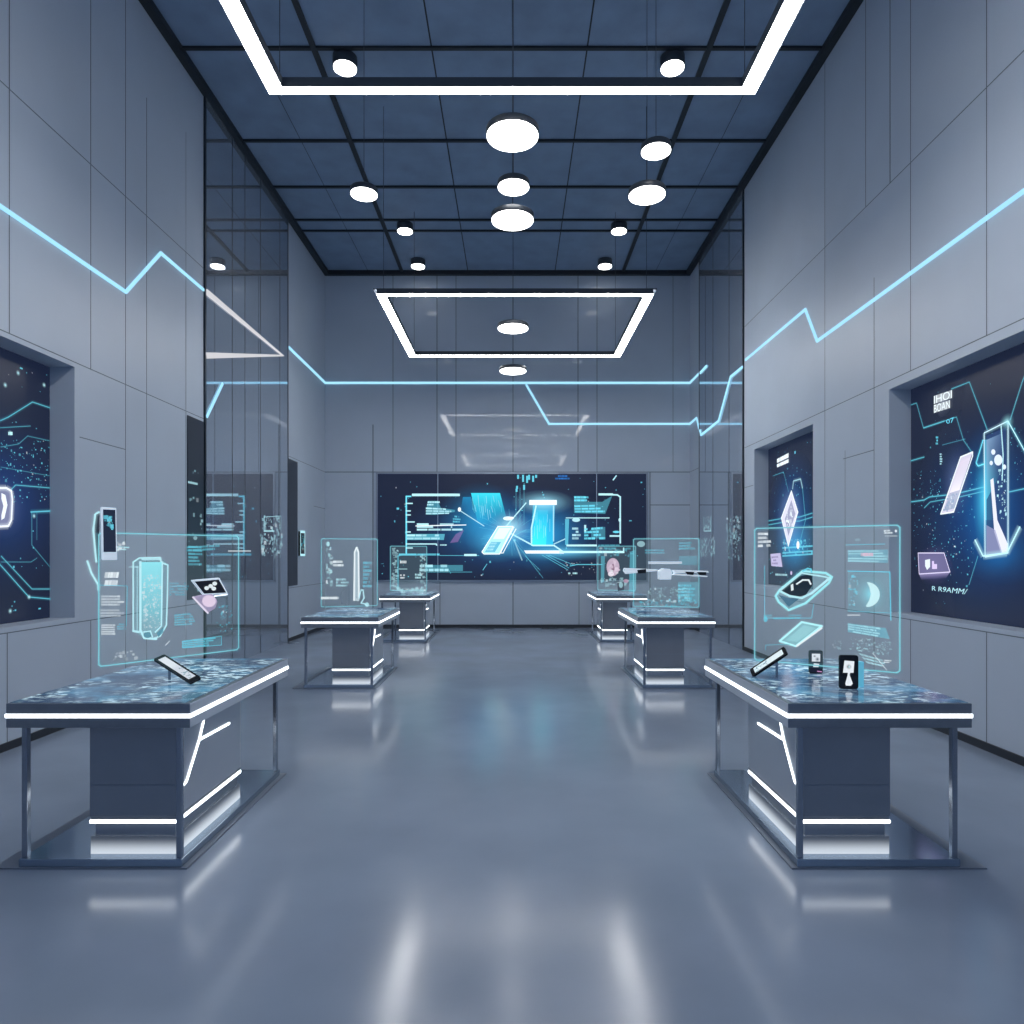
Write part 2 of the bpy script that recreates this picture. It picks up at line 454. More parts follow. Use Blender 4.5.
# ------------------------------------------------------------------ cyan light strips on the walls
def strip(name, segs, label, wdt, thing_mat='cyan'):
    bm = bmesh.new()
    for pts, n in segs: bar_along(bm, pts, n, wdt, .02)
    return tag(obj(name, bm, M[thing_mat]), label, 'light strip')
hx = lambda X: (lambda p: hit(p[0], p[1], (X, 0, 0), (1, 0, 0)))
hy = lambda Y: (lambda p: hit(p[0], p[1], (0, Y, 0), (0, 1, 0)))
strip('light_strip', [([hx(XL)(p) for p in ((-170, 91), (125, 292), (160, 253), (203, 290))], (1, 0, 0))], 'cyan zigzag light strip with one peak, ending at the wide mirror bay', .036)
strip('light_strip', [([hx(XL)(p) for p in ((288, 347), (325, 383))], (1, 0, 0)), ([hy(YB)(p) for p in ((325, 383), (690, 383))], (0, -1, 0)),
                      ([hx(XR)(p) for p in ((690, 383), (700, 373))], (-1, 0, 0)), ([hx(XMR - .004)(p) for p in ((700.5, 373), (707, 366))], (-1, 0, 0))],
      'long level cyan light strip across the back wall, above the video wall', .05)
strip('light_strip', [([hy(YB)(p) for p in ((526, 384.5), (549, 424), (690, 424))], (0, -1, 0)), ([hx(XR)(p) for p in ((690, 424), (697, 418), (700, 431))], (-1, 0, 0)),
                      ([hx(XMR - .004)(p) for p in ((700.2, 430), (701.5, 435), (719, 421), (731, 377), (743, 367))], (-1, 0, 0))],
      'lower cyan light strip slanting down the back wall and zigzagging up a mirror', .045)
strip('light_strip', [([hx(XR)(p) for p in ((746, 360), (806, 309.5), (818, 341), (1180, 79))], (-1, 0, 0))], 'cyan light strip with a small notch, rising above the two screen niches', .036)

strip('light_strip', [([hx(XML)(p) for p in ((206, 417), (222, 383.5))], (1, 0, 0))], 'short slanted cyan bar added as a reflection on the wide mirror bay, below the white one', .036)  # no real strip here: slanted cyan reflection added as a glowing bar
strip('light_strip', [([hx(XML)(p) for p in ((206, 292), (282, 355.5), (206, 355.5))], (1, 0, 0))], 'white bar added as the frame light reflection, folded to a sharp point on the wide mirror bay', .085, 'reflection_glow')  # no real strip here: frame light's reflection added as a glowing bar
# ------------------------------------------------------------------ wall screens
def screen_thing(name, loc, label, cat='screen'): return empty(name, loc, label, cat, None)

# --- video wall on the back wall
vw = screen_thing('video_wall', (0, YB, SZ0), 'wide dark video wall with glowing cyan phones, on the back wall')
fix(box('screen_panel', SX0, SX1, YB - .03, YB, SZ0, SZ1, M['screen']), vw)
bm = bmesh.new()
for a in ((SX0 - .04, SX0, SZ0 - .04, SZ1 + .04), (SX1, SX1 + .04, SZ0 - .04, SZ1 + .04), (SX0, SX1, SZ0 - .04, SZ0), (SX0, SX1, SZ1, SZ1 + .04)):
    add_box(bm, a[0], a[1], YB - .04, YB, a[2], a[3])
fix(obj('bezel', bm, M['steel_l']), vw)
bm = bmesh.new()
for px in (438, 596.5): add_box(bm, bx_(px) - .008, bx_(px) + .008, YB - .033, YB - .028, SZ0, SZ1)
fix(obj('panel_seam', bm, principled('grey_seam', (.2, .25, .32), .4, emis=(.06, .09, .13), estr=1)), vw)
g = Ink((0, YB - .03, 2), (0, -1, 0), step=.0002)
g.glow((512, 533), 2.6, 1.15, (.025, .16, .5), .6)
g.glow((480, 520), 1.0, .9, (.03, .38, .75), .6)
g.glow((545, 535), 1.1, .9, (.03, .36, .75), .6)
g.glow((512, 535), .7, .4, (.2, .6, .9), .3)
S4 = [(379, 475), (645, 475), (645, 579), (379, 579)]
g.specks(S4, 110, .012, CY, .7)
# left cyan beam and trapezoid
g.grad([(471, 493), (500, 493), (508, 524), (478, 524)], [(.05, .75, .92, .9), (.05, .75, .92, .9), (.03, .5, .8, .05), (.03, .5, .8, .15)])
for k in range(26):
    x = 472 + random.random() * 30; y = 495 + random.random() * 16
    g.line([(x, y), (x + random.uniform(0, 2), y + random.uniform(4, 14))], .012, random.choice((CY, ICE)), .4)
g.grad([(463, 497), (471, 497), (474, 515), (461, 509)], [(.02, .3, .6, .6), (.02, .3, .6, .6), (.02, .2, .5, .1), (.02, .2, .5, .1)])
# right portal with bright bar
g.grad([(533, 504), (555, 504), (553, 546), (531, 546)], [(.04, .6, .9, .5), (.04, .5, .9, .5), (.03, .6, .9, .75), (.05, .75, .95, .85)])
g.grad([(536, 510), (548, 510), (546, 546), (532, 546)], [(.04, .7, .95, .3), (.04, .6, .9, .3), (.05, .8, .9, .9), (.05, .85, .95, .9)])
for k in range(18):
    x = 533 + random.random() * 20; y = 510 + random.random() * 20
    g.line([(x, y), (x, y + random.uniform(5, 15))], .010, random.choice((CY, ICE)), .35)
g.glow((543, 502.5), .75, .30, (.35, .8, 1), .8)
g.line([(531, 502.5), (555, 502.5)], .115, WH)
g.line([(536, 506), (531.5, 528), (531.5, 543)], .035, ICE, .9); g.line([(553.5, 506), (553.5, 541)], .03, ICE, .6)
# rails
g.glow((560, 552), 1.6, .22, (.15, .6, .9), .7)
g.poly([(524, 550.5), (562, 550.5), (564, 553.5), (526, 553.5)], WH); g.line([(560, 552), (623.5, 552)], .05, ICE)
g.line([(510, 533), (533, 545.5), (554, 545.5), (562, 551)], .035, ICE, .9); g.line([(554, 544), (565, 539)], .025, ICE, .7)
g.line([(623.5, 552), (623.5, 548)], .03, ICE, .8)
for a, b in (((546, 555), (569, 568)), ((549, 555), (574, 565)), ((542, 555), (568, 570))): g.line([a, b], .012, CY, .55)
g.line([(570, 566), (577, 564.5), (602, 564.5)], .02, CY, .6); g.line([(502, 541), (526, 530)], .02, CY, .3)
g.line([(525, 556), (540, 570)], .01, CY, .4); g.line([(512, 538), (543, 578)], .012, CY, .4); g.line([(514, 540), (522, 560)], .03, ICE, .4)
# diagonal crossing rays
g.line([(503, 530), (526, 503)], .028, ICE, .85); g.line([(459, 510), (484, 526)], .022, ICE, .7); g.ell((459.5, 509.5), 1.6, 2.2, WH)
g.glow((510, 527), .5, .4, (.5, .9, 1), .7)
for k in range(40):
    a = random.uniform(0, 6.28); r0, r1 = random.uniform(5, 14), random.uniform(16, 36)
    g.line([(511 + r0 * math.cos(a), 533 + .7 * r0 * math.sin(a)), (511 + r1 * math.cos(a), 533 + .7 * r1 * math.sin(a))], .008, CY, .28)
# main phone picture
ph = [(498, 526.5), (513, 526.5), (499.5, 554), (484, 554), (482, 552)]
g.glow((497, 540), .75, .55, (.1, .6, .95), .7)
g.poly(ph, (.45, .85, .95), .9)
g.poly([(499, 528), (511, 528), (504, 539), (493, 539)], (.75, .95, 1), .95)
g.poly([(491, 542), (501, 542), (495, 552), (485, 552)], (.10, .45, .65), .9); g.text_rows([(491, 542), (500, 542), (495, 551), (486, 551)], 3, ICE, .6)
g.line([(514, 527), (500.5, 553), (503, 553), (516, 529)], .02, WH, .9); g.line(ph, .022, WH, 1, True)
g.ell((508, 518.5), 5, 2, (.75, .95, 1), .95); g.ell((511, 518), 3, 1.2, WH)
g.poly([(464, 530), (458, 542), (450, 543), (456, 534)], (.35, .2, .5), .35)
# left text frame
g.line([(411, 496.5), (406.5, 496.5), (406.5, 553)], .035, CY, .9); g.line([(413, 495), (459, 495)], .06, ICE, .9)
for y, l in ((503.5, 6), (511, 4), (515, 4), (522, 8), (532, 4), (544, 30), (548, 6)): g.line([(406.5, y), (406.5 + l, y)], .03, ICE, .8)
g.poly([(428, 501), (438, 501), (441, 508), (455, 510), (455, 512), (435, 515), (426, 514.5)], CY, .28)
g.text_rows([(428, 501), (440, 501), (440, 506), (427, 506)], 2, ICE, .9); g.text_rows([(426, 507), (457, 509), (457, 514), (426, 515)], 3, ICE, .85)
g.text_rows([(417, 523), (466, 523), (466, 531), (417, 531)], 3, ICE, .95, words=(4, 9), gap=.3); g.line([(416, 526), (466, 525)], .022, WH, .9)
g.poly([(407, 534), (445, 534), (444, 540), (407, 540)], CY, .45); g.text_rows([(407, 534), (445, 534), (444, 540), (407, 540)], 2, ICE, .8)
g.text_rows([(453, 515), (461, 516), (461, 523), (453, 523)], 3, CY, .6); g.text_rows([(436, 544), (447, 544), (447, 546), (436, 546)], 1, ICE, .9)
g.text_rows([(399, 553), (441, 553), (441, 556), (399, 556)], 1, CY, .8, words=(5, 10)); g.line([(440, 555.5), (479, 555.5)], .014, CY, .5); g.line([(465, 555), (476, 555)], .05, ICE, .9)
g.text_rows([(420, 564), (464, 564), (464, 572), (420, 572)], 2, ICE, .8); g.poly([(425, 565), (463, 565), (463, 571), (425, 571)], CY, .25)
g.line([(428, 572), (472, 572)], .012, CY, .5); g.line([(483, 570), (487, 564)], .015, CY, .7)
# right text frame
g.poly([(574, 496), (585, 496), (586, 502), (602, 502), (612, 496), (605, 514), (574, 513)], CY, .25)
g.text_rows([(574, 496), (592, 496), (592, 502), (574, 502)], 2, CY, .9); g.text_rows([(574, 505), (606, 504), (605, 513), (575, 513)], 3, CY, .85)
g.line([(600, 494.5), (617, 495), (620, 497), (620, 543)], .035, ICE, .85); g.line([(599, 494.5), (612, 494.5)], .05, ICE, .8)
g.line([(566, 518), (609, 518)], .022, ICE, .8); g.poly([(565, 519), (569, 519), (568, 545), (565, 545)], CY, .5); g.ell((576, 520), 4, 2, ICE, .8)
g.text_rows([(572, 527), (581, 527), (581, 540), (572, 540)], 4, ICE, .75, words=(6, 12)); g.poly([(584, 525), (586, 525), (586, 532), (584, 532)], ICE, .8)
g.text_rows([(584, 528), (606, 526), (606, 540), (584, 540)], 4, CY, .85); g.poly([(591, 528), (605, 527), (605, 538), (591, 539)], CY, .22)
g.line([(567, 545.5), (596, 545.5)], .045, ICE, .9); g.line([(610, 536), (620, 536)], .04, ICE, .8); g.ell((616, 532), 3.5, 1.2, CY, .8)
g.text_rows([(598, 544), (622, 544), (622, 550), (598, 550)], 2, CY, .35); g.ell((619.5, 520), 1.2, 1.8, ICE)
g.text_rows([(568, 572), (580, 572), (580, 574.5), (568, 574.5)], 1, ICE, .9); g.specks([(565, 562), (600, 562), (600, 578), (565, 578)], 20, .012, WH, .6)
# drips at the top
for x, y0, y1 in ((518, 475, 479), (523, 475, 482), (527, 476, 483), (529, 475, 480), (533, 476, 482), (536, 475, 478), (517, 486, 489), (524, 485, 490), (516.5, 489, 492)):
    g.poly([(x - .9, y0), (x + 1, y0), (x + 1, y1), (x - .9, y1)], CY, .75)
for x in (516, 520, 524): g.line([(x, 488), (x, 525)], .009, CY, .4)
g.text_rows([(555, 475), (571, 475), (571, 480), (555, 480)], 2, BL, .8); g.line([(613, 480), (616, 476)], .03, ICE, .8)
g.build('screen_picture', vw, M['inkglow'])

# --- near niche screens
def circuit(g, pts, w=.012, a=.75, col=CY):
    g.soft(pts, w * .7, col, .16 * a, 4, 0); g.line(pts, w * .55, col, a * .62)

XSR = XR + .24
s1 = screen_thing('niche_screen', (XSR, 6.2, 1.075), 'large niche screen with a tall glowing phone outline and white slab phone')
fix(box('screen_panel', XSR, XSR + .03, 4.9, 7.46, 1.075, 3.515, M['screen']), s1)
g = Ink((XSR, 6.2, 2.3), (-1, 0, 0))
g.glow((985, 515), 1.2, 1.1, (.012, .07, .27), .75); g.glow((988, 500), .45, .75, (.02, .22, .55), .55); g.glow((1000, 553), .5, .3, (.02, .20, .55), .45)
full = [(-1.2, 1.2), (1.25, 1.2), (1.25, -1.2), (-1.2, -1.2)]
g.specks(full, 60, .005, CY, .45, 'uv')
g.specks([(914, 470), (975, 470), (975, 575), (914, 575)], 240, .0045, CY, .7)
g.specks([(990, 430), (1023, 425), (1023, 480), (990, 480)], 60, .004, CY, .7)
circuit(g, [(911, 405), (917, 403), (924, 428), (957, 417), (964, 440), (973, 453)], .012, .6)
circuit(g, [(952, 389), (970, 382), (988, 430)], .012, .8); circuit(g, [(924, 428), (945, 421)], .014, .8)
circuit(g, [(1011, 420), (1023, 382), (1040, 340)], .012, .8); circuit(g, [(943, 445), (966, 439)], .008, .5); circuit(g, [(911, 461), (925, 457)], .016, .8)
circuit(g, [(911, 502), (925, 500), (930, 497), (956, 494), (985, 487)], .016, .9); circuit(g, [(925, 508), (931, 502), (960, 497), (986, 491)], .012, .8)
circuit(g, [(1010, 492), (1024, 489), (1050, 484)], .014, .9); circuit(g, [(979, 556), (970, 585)], .008, .8)
# white block lettering
g.glow((944, 402), .16, .16, (.4, .5, .7), .2)
g.letters('IHOI', [(935, 396), (953, 390), (953, 398), (935, 404)], WH); g.letters('BOAN', [(935, 405), (951, 400), (951, 408), (935, 413)], WH)
for q4 in ([(935, 396), (953, 390), (953, 398), (935, 404)], [(935, 405), (951, 400), (951, 408), (935, 413)]): g.poly(q4, WH, .35)
g.letters('07', [(947, 420), (955, 417), (955, 422), (948, 424)], CY, .9)
g.text_rows([(937, 436), (940, 436), (940, 445), (937, 445)], 3, CY, .8); g.text_rows([(941, 453), (943.5, 453), (943.5, 465), (941, 465)], 5, ICE, .9)
# slab phone
g.glow((957, 482), .25, .4, (.2, .28, .55), .35)
g.poly([(962, 457), (974, 452), (955, 512), (942, 514)], (.62, .60, .74), .95)
g.grad([(962, 461), (972, 457), (957, 508), (945, 511)], [(.66, .60, .74, .9), (.70, .66, .80, .9), (.30, .38, .52, .9), (.25, .32, .46, .9)]); g.grad([(961, 464), (970, 460), (961, 490), (951, 493)], [(.80, .74, .86, .1), (.80, .74, .86, .1), (.9, .86, .95, .8), (.9, .86, .95, .8)]); g.specks([(950, 494), (959, 492), (953, 511), (944, 512)], 30, .008, (.25, .4, .6), .8)
g.line([(962, 457), (974, 452), (974, 456), (955, 512), (942, 514)], .014, WH, .9, True)
# tall phone in a glowing outline
out = [(986, 433), (1010, 421), (1010, 553), (987, 557)]
g.grad([(986, 440), (996, 436), (997, 520), (986, 520)], [(.1, .55, .85, .5), (.05, .3, .6, .4), (.05, .5, .75, .1), (.1, .6, .9, .9)]); g.glow((986, 500), .16, .5, (.08, .6, .85), .8)
g.poly([(988, 436), (1008, 427), (1008, 552), (988, 556)], (.03, .06, .16), .8)
g.grad([(988, 440), (1004, 433), (1004, 470), (988, 500)], [(.25, .40, .60, .75), (.08, .15, .3, .6), (.03, .06, .16, .1), (.10, .55, .75, .8)])
g.poly([(992, 480), (995, 478), (999, 520), (1010, 545), (1010, 553), (1003, 554), (996, 532)], (.80, .82, .95), .9)
g.grad([(988, 525), (997, 530), (1004, 553), (988, 556)], [(.28, .3, .5, .7)] * 4)
for c, r in (((1000, 460), 5.5), ((995, 452), 2.8), ((1006, 467), 2.6), ((993, 463), 2.2)): g.ell(c, r * .75, r, (.75, .85, 1), .9)
g.specks([(999, 470), (1009, 465), (1009, 520), (1000, 520)], 45, .007, ICE, .9)
g.line([(1003, 426), (1005, 455), (1004, 480)], .014, ICE, .8)
g.soft(out + [out[0]], .009, ICE, .25, 6, (.62, .88, 1))
g.soft([(985, 440), (978, 463), (980, 466), (986, 464)], .011, CY, .3, 5, CY); g.soft([(1010, 421), (1024, 446), (1035, 466)], .010, CY, .3, 5, ICE)
g.soft([(977, 540), (985, 556), (1009, 553), (1022, 527)], .014, ICE, .45, 6, ICE); g.glow((1009, 422), .09, .08, (.4, .9, 1), .6)
# lilac card and caption
g.glow((936, 565), .30, .22, (.25, .2, .5), .5)
card = [(920, 553), (946, 553), (952, 572), (921, 574)]
g.grad([(921, 574), (952, 572), (948, 578), (923, 580)], [(.30, .27, .48, .8), (.30, .27, .48, .8), (.2, .18, .4, .05), (.2, .18, .4, .05)]); g.poly(card, (.16, .15, .30), .85); g.line(card, .010, (.75, .7, .95), .9, True)
g.poly([(927, 560), (932, 559), (932, 567), (929, 570), (927, 566)], WH, .8); g.poly([(934, 561), (936, 561), (936, 564), (939, 564), (939, 569), (934, 569)], PK, .9)
g.letters('R R9AMM/', [(934, 586), (970, 589), (968, 594.5), (934, 590.5)], ICE, .85)
g.build('screen_picture', s1, M['inkglow'])

s2 = screen_thing('niche_screen', (XSR, 10.5, 1.2), 'narrow niche screen with a pale diamond emblem, between mirror bay and wall panel')
fix(box('screen_panel', XSR, XSR + .03, 9.36, 11.64, 1.2, 3.505, M['screen']), s2)
g = Ink((XSR, 10.5, 2.3), (-1, 0, 0))
g.glow((792, 520), 1.0, 1.1, (.02, .13, .42), .7); g.glow((795, 545), .8, .5, (.03, .4, .8), .6)
g.specks([(-1.1, 1.1), (1.1, 1.1), (1.1, -1.05), (-1.1, -1.05)], 120, .010, CY, .6, 'uv')
for y in (518, 522): circuit(g, [(768, y + 3), (785, y), (800, y - 1), (813, y - 5)], .02, .8)
for y in (548, 553, 556): g.line([(783, y), (813, y - 2)], .025, CY, .55)
g.specks([(783, 540), (813, 538), (813, 556), (783, 556)], 60, .016, CY, .7)
circuit(g, [(773, 476), (784, 472), (789, 492)], .012, .6); circuit(g, [(793, 489), (794, 481), (801, 479), (803, 488)], .03, .9, ICE); circuit(g, [(803, 488), (806, 520), (799, 548)], .02, .6)
g.ell((798.5, 545), 1.5, 4, WH)
for q4 in ([(777.5, 459), (789, 453), (789, 457.5), (777.5, 463)], [(777.5, 464.3), (789, 459), (789, 462.5), (777.5, 467.5)]): g.poly(q4, WH, .92)
g.line([(780.5, 457.5), (780.5, 466)], .015, DK, .9); g.line([(784.5, 455.5), (784.5, 464)], .008, (.3, .35, .45), .8)
dia = [(792, 491), (798.5, 512), (789, 546), (782, 518)]
g.glow((790, 518), .55, .6, (.4, .5, .8), .4); g.poly(dia, (.70, .70, .84), .95); g.poly([(792, 500), (796, 514), (789, 536), (785.5, 519)], (.30, .32, .48), .9)
g.specks([(789, 505), (795, 508), (792, 530), (786, 525)], 26, .02, WH, .8); g.line(dia, .025, WH, .9, True)
g.poly([(771, 554), (781, 553), (783, 567), (772, 566)], (.55, .5, .75), .85); g.text_rows([(772, 556), (780, 555), (781, 565), (773, 565)], 3, (.25, .2, .4), .8)
g.text_rows([(776, 573), (789, 573.5), (789, 576.5), (776, 576)], 1, ICE, .7, words=(1, 3)); g.ell((792, 573), 1, 2, PK, .7)
g.build('screen_picture', s2, M['inkglow'])

XSL = XL - .25
s3 = screen_thing('niche_screen', (XSL, 5.6, 1.07), 'large niche screen with circuit lines and a rounded white badge')
fix(box('screen_panel', XSL - .03, XSL, 4.35, 6.84, 1.07, NT, M['screen']), s3)
g = Ink((XSL, 5.6, 2.3), (1, 0, 0))
g.glow((0, 500), 1.0, .9, (.02, .06, .22), .7)
g.specks([(-1.2, 1.2), (1.2, 1.2), (1.2, -1.2), (-1.2, -1.2)], 150, .007, CY, .65, 'uv')
g.specks([(0, 440), (50, 440), (50, 500), (0, 505)], 130, .0055, CY, .65)
circuit(g, [(-10, 425), (8, 417), (32, 402), (50, 408)], .016, .7); circuit(g, [(-5, 428), (30, 426)], .010, .5)
circuit(g, [(0, 447), (18, 444), (27, 436), (50, 441)], .010, .4); circuit(g, [(0, 467), (50, 476)], .008, .35); circuit(g, [(10, 490), (15, 485), (50, 488)], .014, .7)
circuit(g, [(30, 512), (50, 511)], .022, .9); circuit(g, [(31, 512), (31, 545), (50, 568)], .009, .5); circuit(g, [(36, 512), (36, 540)], .007, .4)
circuit(g, [(-5, 560), (28, 597), (50, 599)], .016, .8); circuit(g, [(0, 556), (31, 589), (50, 589)], .014, .7); circuit(g, [(0, 562), (30, 562), (36, 558)], .009, .4)
for p in ((28, 597), (33, 516), (17, 373), (43, 385), (9, 433), (9, 611), (4, 385)): g.glow(p, .03, .03, ICE, .9)
g.text_rows([(7, 431), (12, 431), (12, 436), (7, 436)], 1, ICE, .9)
bd = [(-25, 488), (5, 488), (10, 491), (11, 500), (10, 520), (7, 526), (-25, 528)]
g.glow((2, 507), .3, .3, (.3, .35, .6), .25); g.poly(bd, (.20, .22, .36), .9); g.soft(bd, .018, WH, .4, 4, (.8, .85, .95))
g.poly([(0, 493), (4, 495), (6, 505), (3, 518), (0, 520), (0, 515), (2, 506), (0, 499)], WH, .9)
g.build('screen_picture', s3, M['inkglow'])

# dark unlit display running behind the mirror bay
bm = bmesh.new(); add_box(bm, XL + .001, XL + .013, 9.19, 9.66, NB, NT)
o = tag(obj('dark_display', bm, M['screen_off']), 'dark narrow wall display against the near edge of the wide mirror bay', 'screen')
g = Ink((XL + .012, 9.4, 2.3), (1, 0, 0)); g.specks([(188, 470), (203, 470), (203, 590), (188, 590)], 26, .014, ICE, .5); g.line([(188, 482), (197, 484)], .03, ICE, .6)
g.ell((195, 538), 2, 2, ICE, .4); g.text_rows([(188, 545), (203, 546), (203, 566), (188, 566)], 6, CY, .45, words=(5, 12)); g.build('screen_picture', o)
bm = bmesh.new(); add_box(bm, XL + .001, XL + .013, 13.30, 13.85, NB, NT)
o = tag(obj('dark_display', bm, M['screen_off']), 'dark narrow wall display against the far edge of the wide mirror bay', 'screen')
# slim phone-like display on the far wall
wd = empty('wall_display', (XL, 14.05, 1.68), 'slim phone-shaped cyan-rimmed display hung on the wall beyond the mirror bay', 'display')
bm = bmesh.new(); add_box(bm, XL, XL + .04, 13.92, 14.26, 1.68, 2.19, 0, .012); fix(obj('body', bm, M['black']), wd)
g = Ink((XL + .04, 14, 1.9), (1, 0, 0)); g.luv([(.23, .28), (.23, -.21)], .03, ICE); g.luv([(-.06, .28), (-.06, -.21)], .03, ICE)
g.luv([(-.06, .28), (.23, .28)], .05, ICE); g.luv([(-.06, -.20), (.23, -.20)], .05, ICE); g.specks([(0, .2), (.2, .2), (.2, -.1), (0, -.1)], 20, .018, CY, .8, 'uv')
g.build('screen_picture', wd)

# ------------------------------------------------------------------ ceiling lighting
def light_frame(x0, x1, y0, y1, z, label):
    r = empty('pendant_frame_light', ((x0 + x1) / 2, (y0 + y1) / 2, z), label, 'ceiling light', 'rectangular pendant frame lights')
    W, V = .125, .068                      # width of the long sides and of the short sides
    bm = bmesh.new()                      # long sides also glow outwards, towards the side walls
    for a in ((x0, x0 + W, y0, y1), (x1 - W, x1, y0, y1)): add_box(bm, a[0], a[1], a[2], a[3], z, z + .075)
    for a in ((x0 + W, x1 - W, y0, y0 + V), (x0 + W, x1 - W, y1 - V, y1)): add_box(bm, a[0], a[1], a[2], a[3], z, z + .012)
    fix(obj('diffuser', bm, M['frame']), r)
    bm = bmesh.new()
    for a in ((x0 - .05, x0 + W + .004, y0 - .004, y1 + .004), (x1 - W - .004, x1 + .05, y0 - .004, y1 + .004)): add_box(bm, a[0], a[1], a[2], a[3], z + .075, z + .09)
    for a in ((x0 + W, x0 + W + .004), (x1 - W - .004, x1 - W)): add_box(bm, a[0], a[1], y0, y1, z + .006, z + .075)
    for a in ((y0 - .004, y0 + V + .004), (y1 - V - .004, y1 + .004)): add_box(bm, x0 + W + .004, x1 - W - .004, a[0], a[1], z + .012, z + .09)
    for c in (x0, x1 - W):
        for d in (y0 - .004, y1): add_box(bm, c, c + W, d, d + .004, z + .012, z + .075)
    fix(obj('housing', bm, M['housing']), r)
    for x in (x0 + .095, x1 - .095):
        for y in (y0 + V / 2, y1 - V / 2):
            bm = bmesh.new(); add_cyl(bm, (x, y, z + .09), .0035, ZC - z - .09, 6); fix(obj('cable', bm, M['cord']), r)
light_frame(-2.03, 2.0, 2.5, 5.65, 5.53, 'large white rectangular frame light hanging overhead, closest to the entrance')
light_frame(-2.02, 2.05, 10.0, 13.15, 5.53, 'white rectangular frame light hanging before the back wall')

def disc(px, py, wpx, z, label):
    d = (z - CAMZ) * F / (VY - py); x = (px - VX) / F * d; r = wpx / F * d / 2
    e = empty('pendant_disc_light', (x, d, z), label, 'pendant light', 'round pendant lights')
    bm = bmesh.new(); add_cyl(bm, (x, d, z), r * .965, .012, 48); fix(obj('diffuser', bm, M['lamp']), e)
    bm = bmesh.new(); add_cyl(bm, (x, d, z + .010), r, .062, 48, 0, .004); fix(obj('housing', bm, M['housing']), e)
    bm = bmesh.new(); add_cyl(bm, (x, d, z + .072), .003, ZC - z - .072, 6); fix(obj('cord', bm, M['cord']), e)
disc(512.5, 137, 53, 5.53, 'largest round pendant disc light, below the centre of the ceiling')
disc(513.5, 188, 32, 5.70, 'small round pendant disc between two larger discs on the centre line')
disc(512.5, 221, 43, 5.53, 'round pendant disc light, lowest of the three stacked over the centre line')
disc(364, 195, 27, 5.75, 'small round pendant disc hanging alone beside the dark ceiling rail')
disc(656, 152, 30, 5.78, 'small round pendant disc hanging just above a bigger off-centre disc')
disc(647, 196, 37, 5.62, 'medium round pendant disc hanging off-centre below a smaller one')
disc(513, 329, 31, 5.30, 'round pendant disc hanging inside the outline of the far frame light')
disc(513, 371.5, 27, 5.18, 'farthest round pendant disc, just below the far frame light')

def spot(px, py, label):
    d = (ZC - CAMZ) * F / (VY - py); x = (px - VX) / F * d
    e = empty('ceiling_spot_light', (x, d, ZC), label, 'spotlight', 'cylindrical ceiling spotlights')
    bm = bmesh.new(); add_cyl(bm, (x, d, ZC - .145), .16, .145, 40, 0, .005); fix(obj('housing', bm, M['housing']), e)
    bm = bmesh.new(); add_cyl(bm, (x, d, ZC - .158), .15, .016, 40); fix(obj('diffuser', bm, M['lamp']), e)
spot(345, 57, 'black cylindrical ceiling spotlight within the near frame light, on the left')
spot(672.5, 57, 'black cylindrical ceiling spotlight within the near frame light, on the right')
spot(405, 224, 'small ceiling spotlight left of the lowest stacked disc light')
spot(619, 224, 'small ceiling spotlight right of the lowest stacked disc light')
spot(418, 260, 'small ceiling spotlight closest to the back wall, left one of the pair')
spot(605, 260, 'small ceiling spotlight closest to the back wall, right one of the pair')

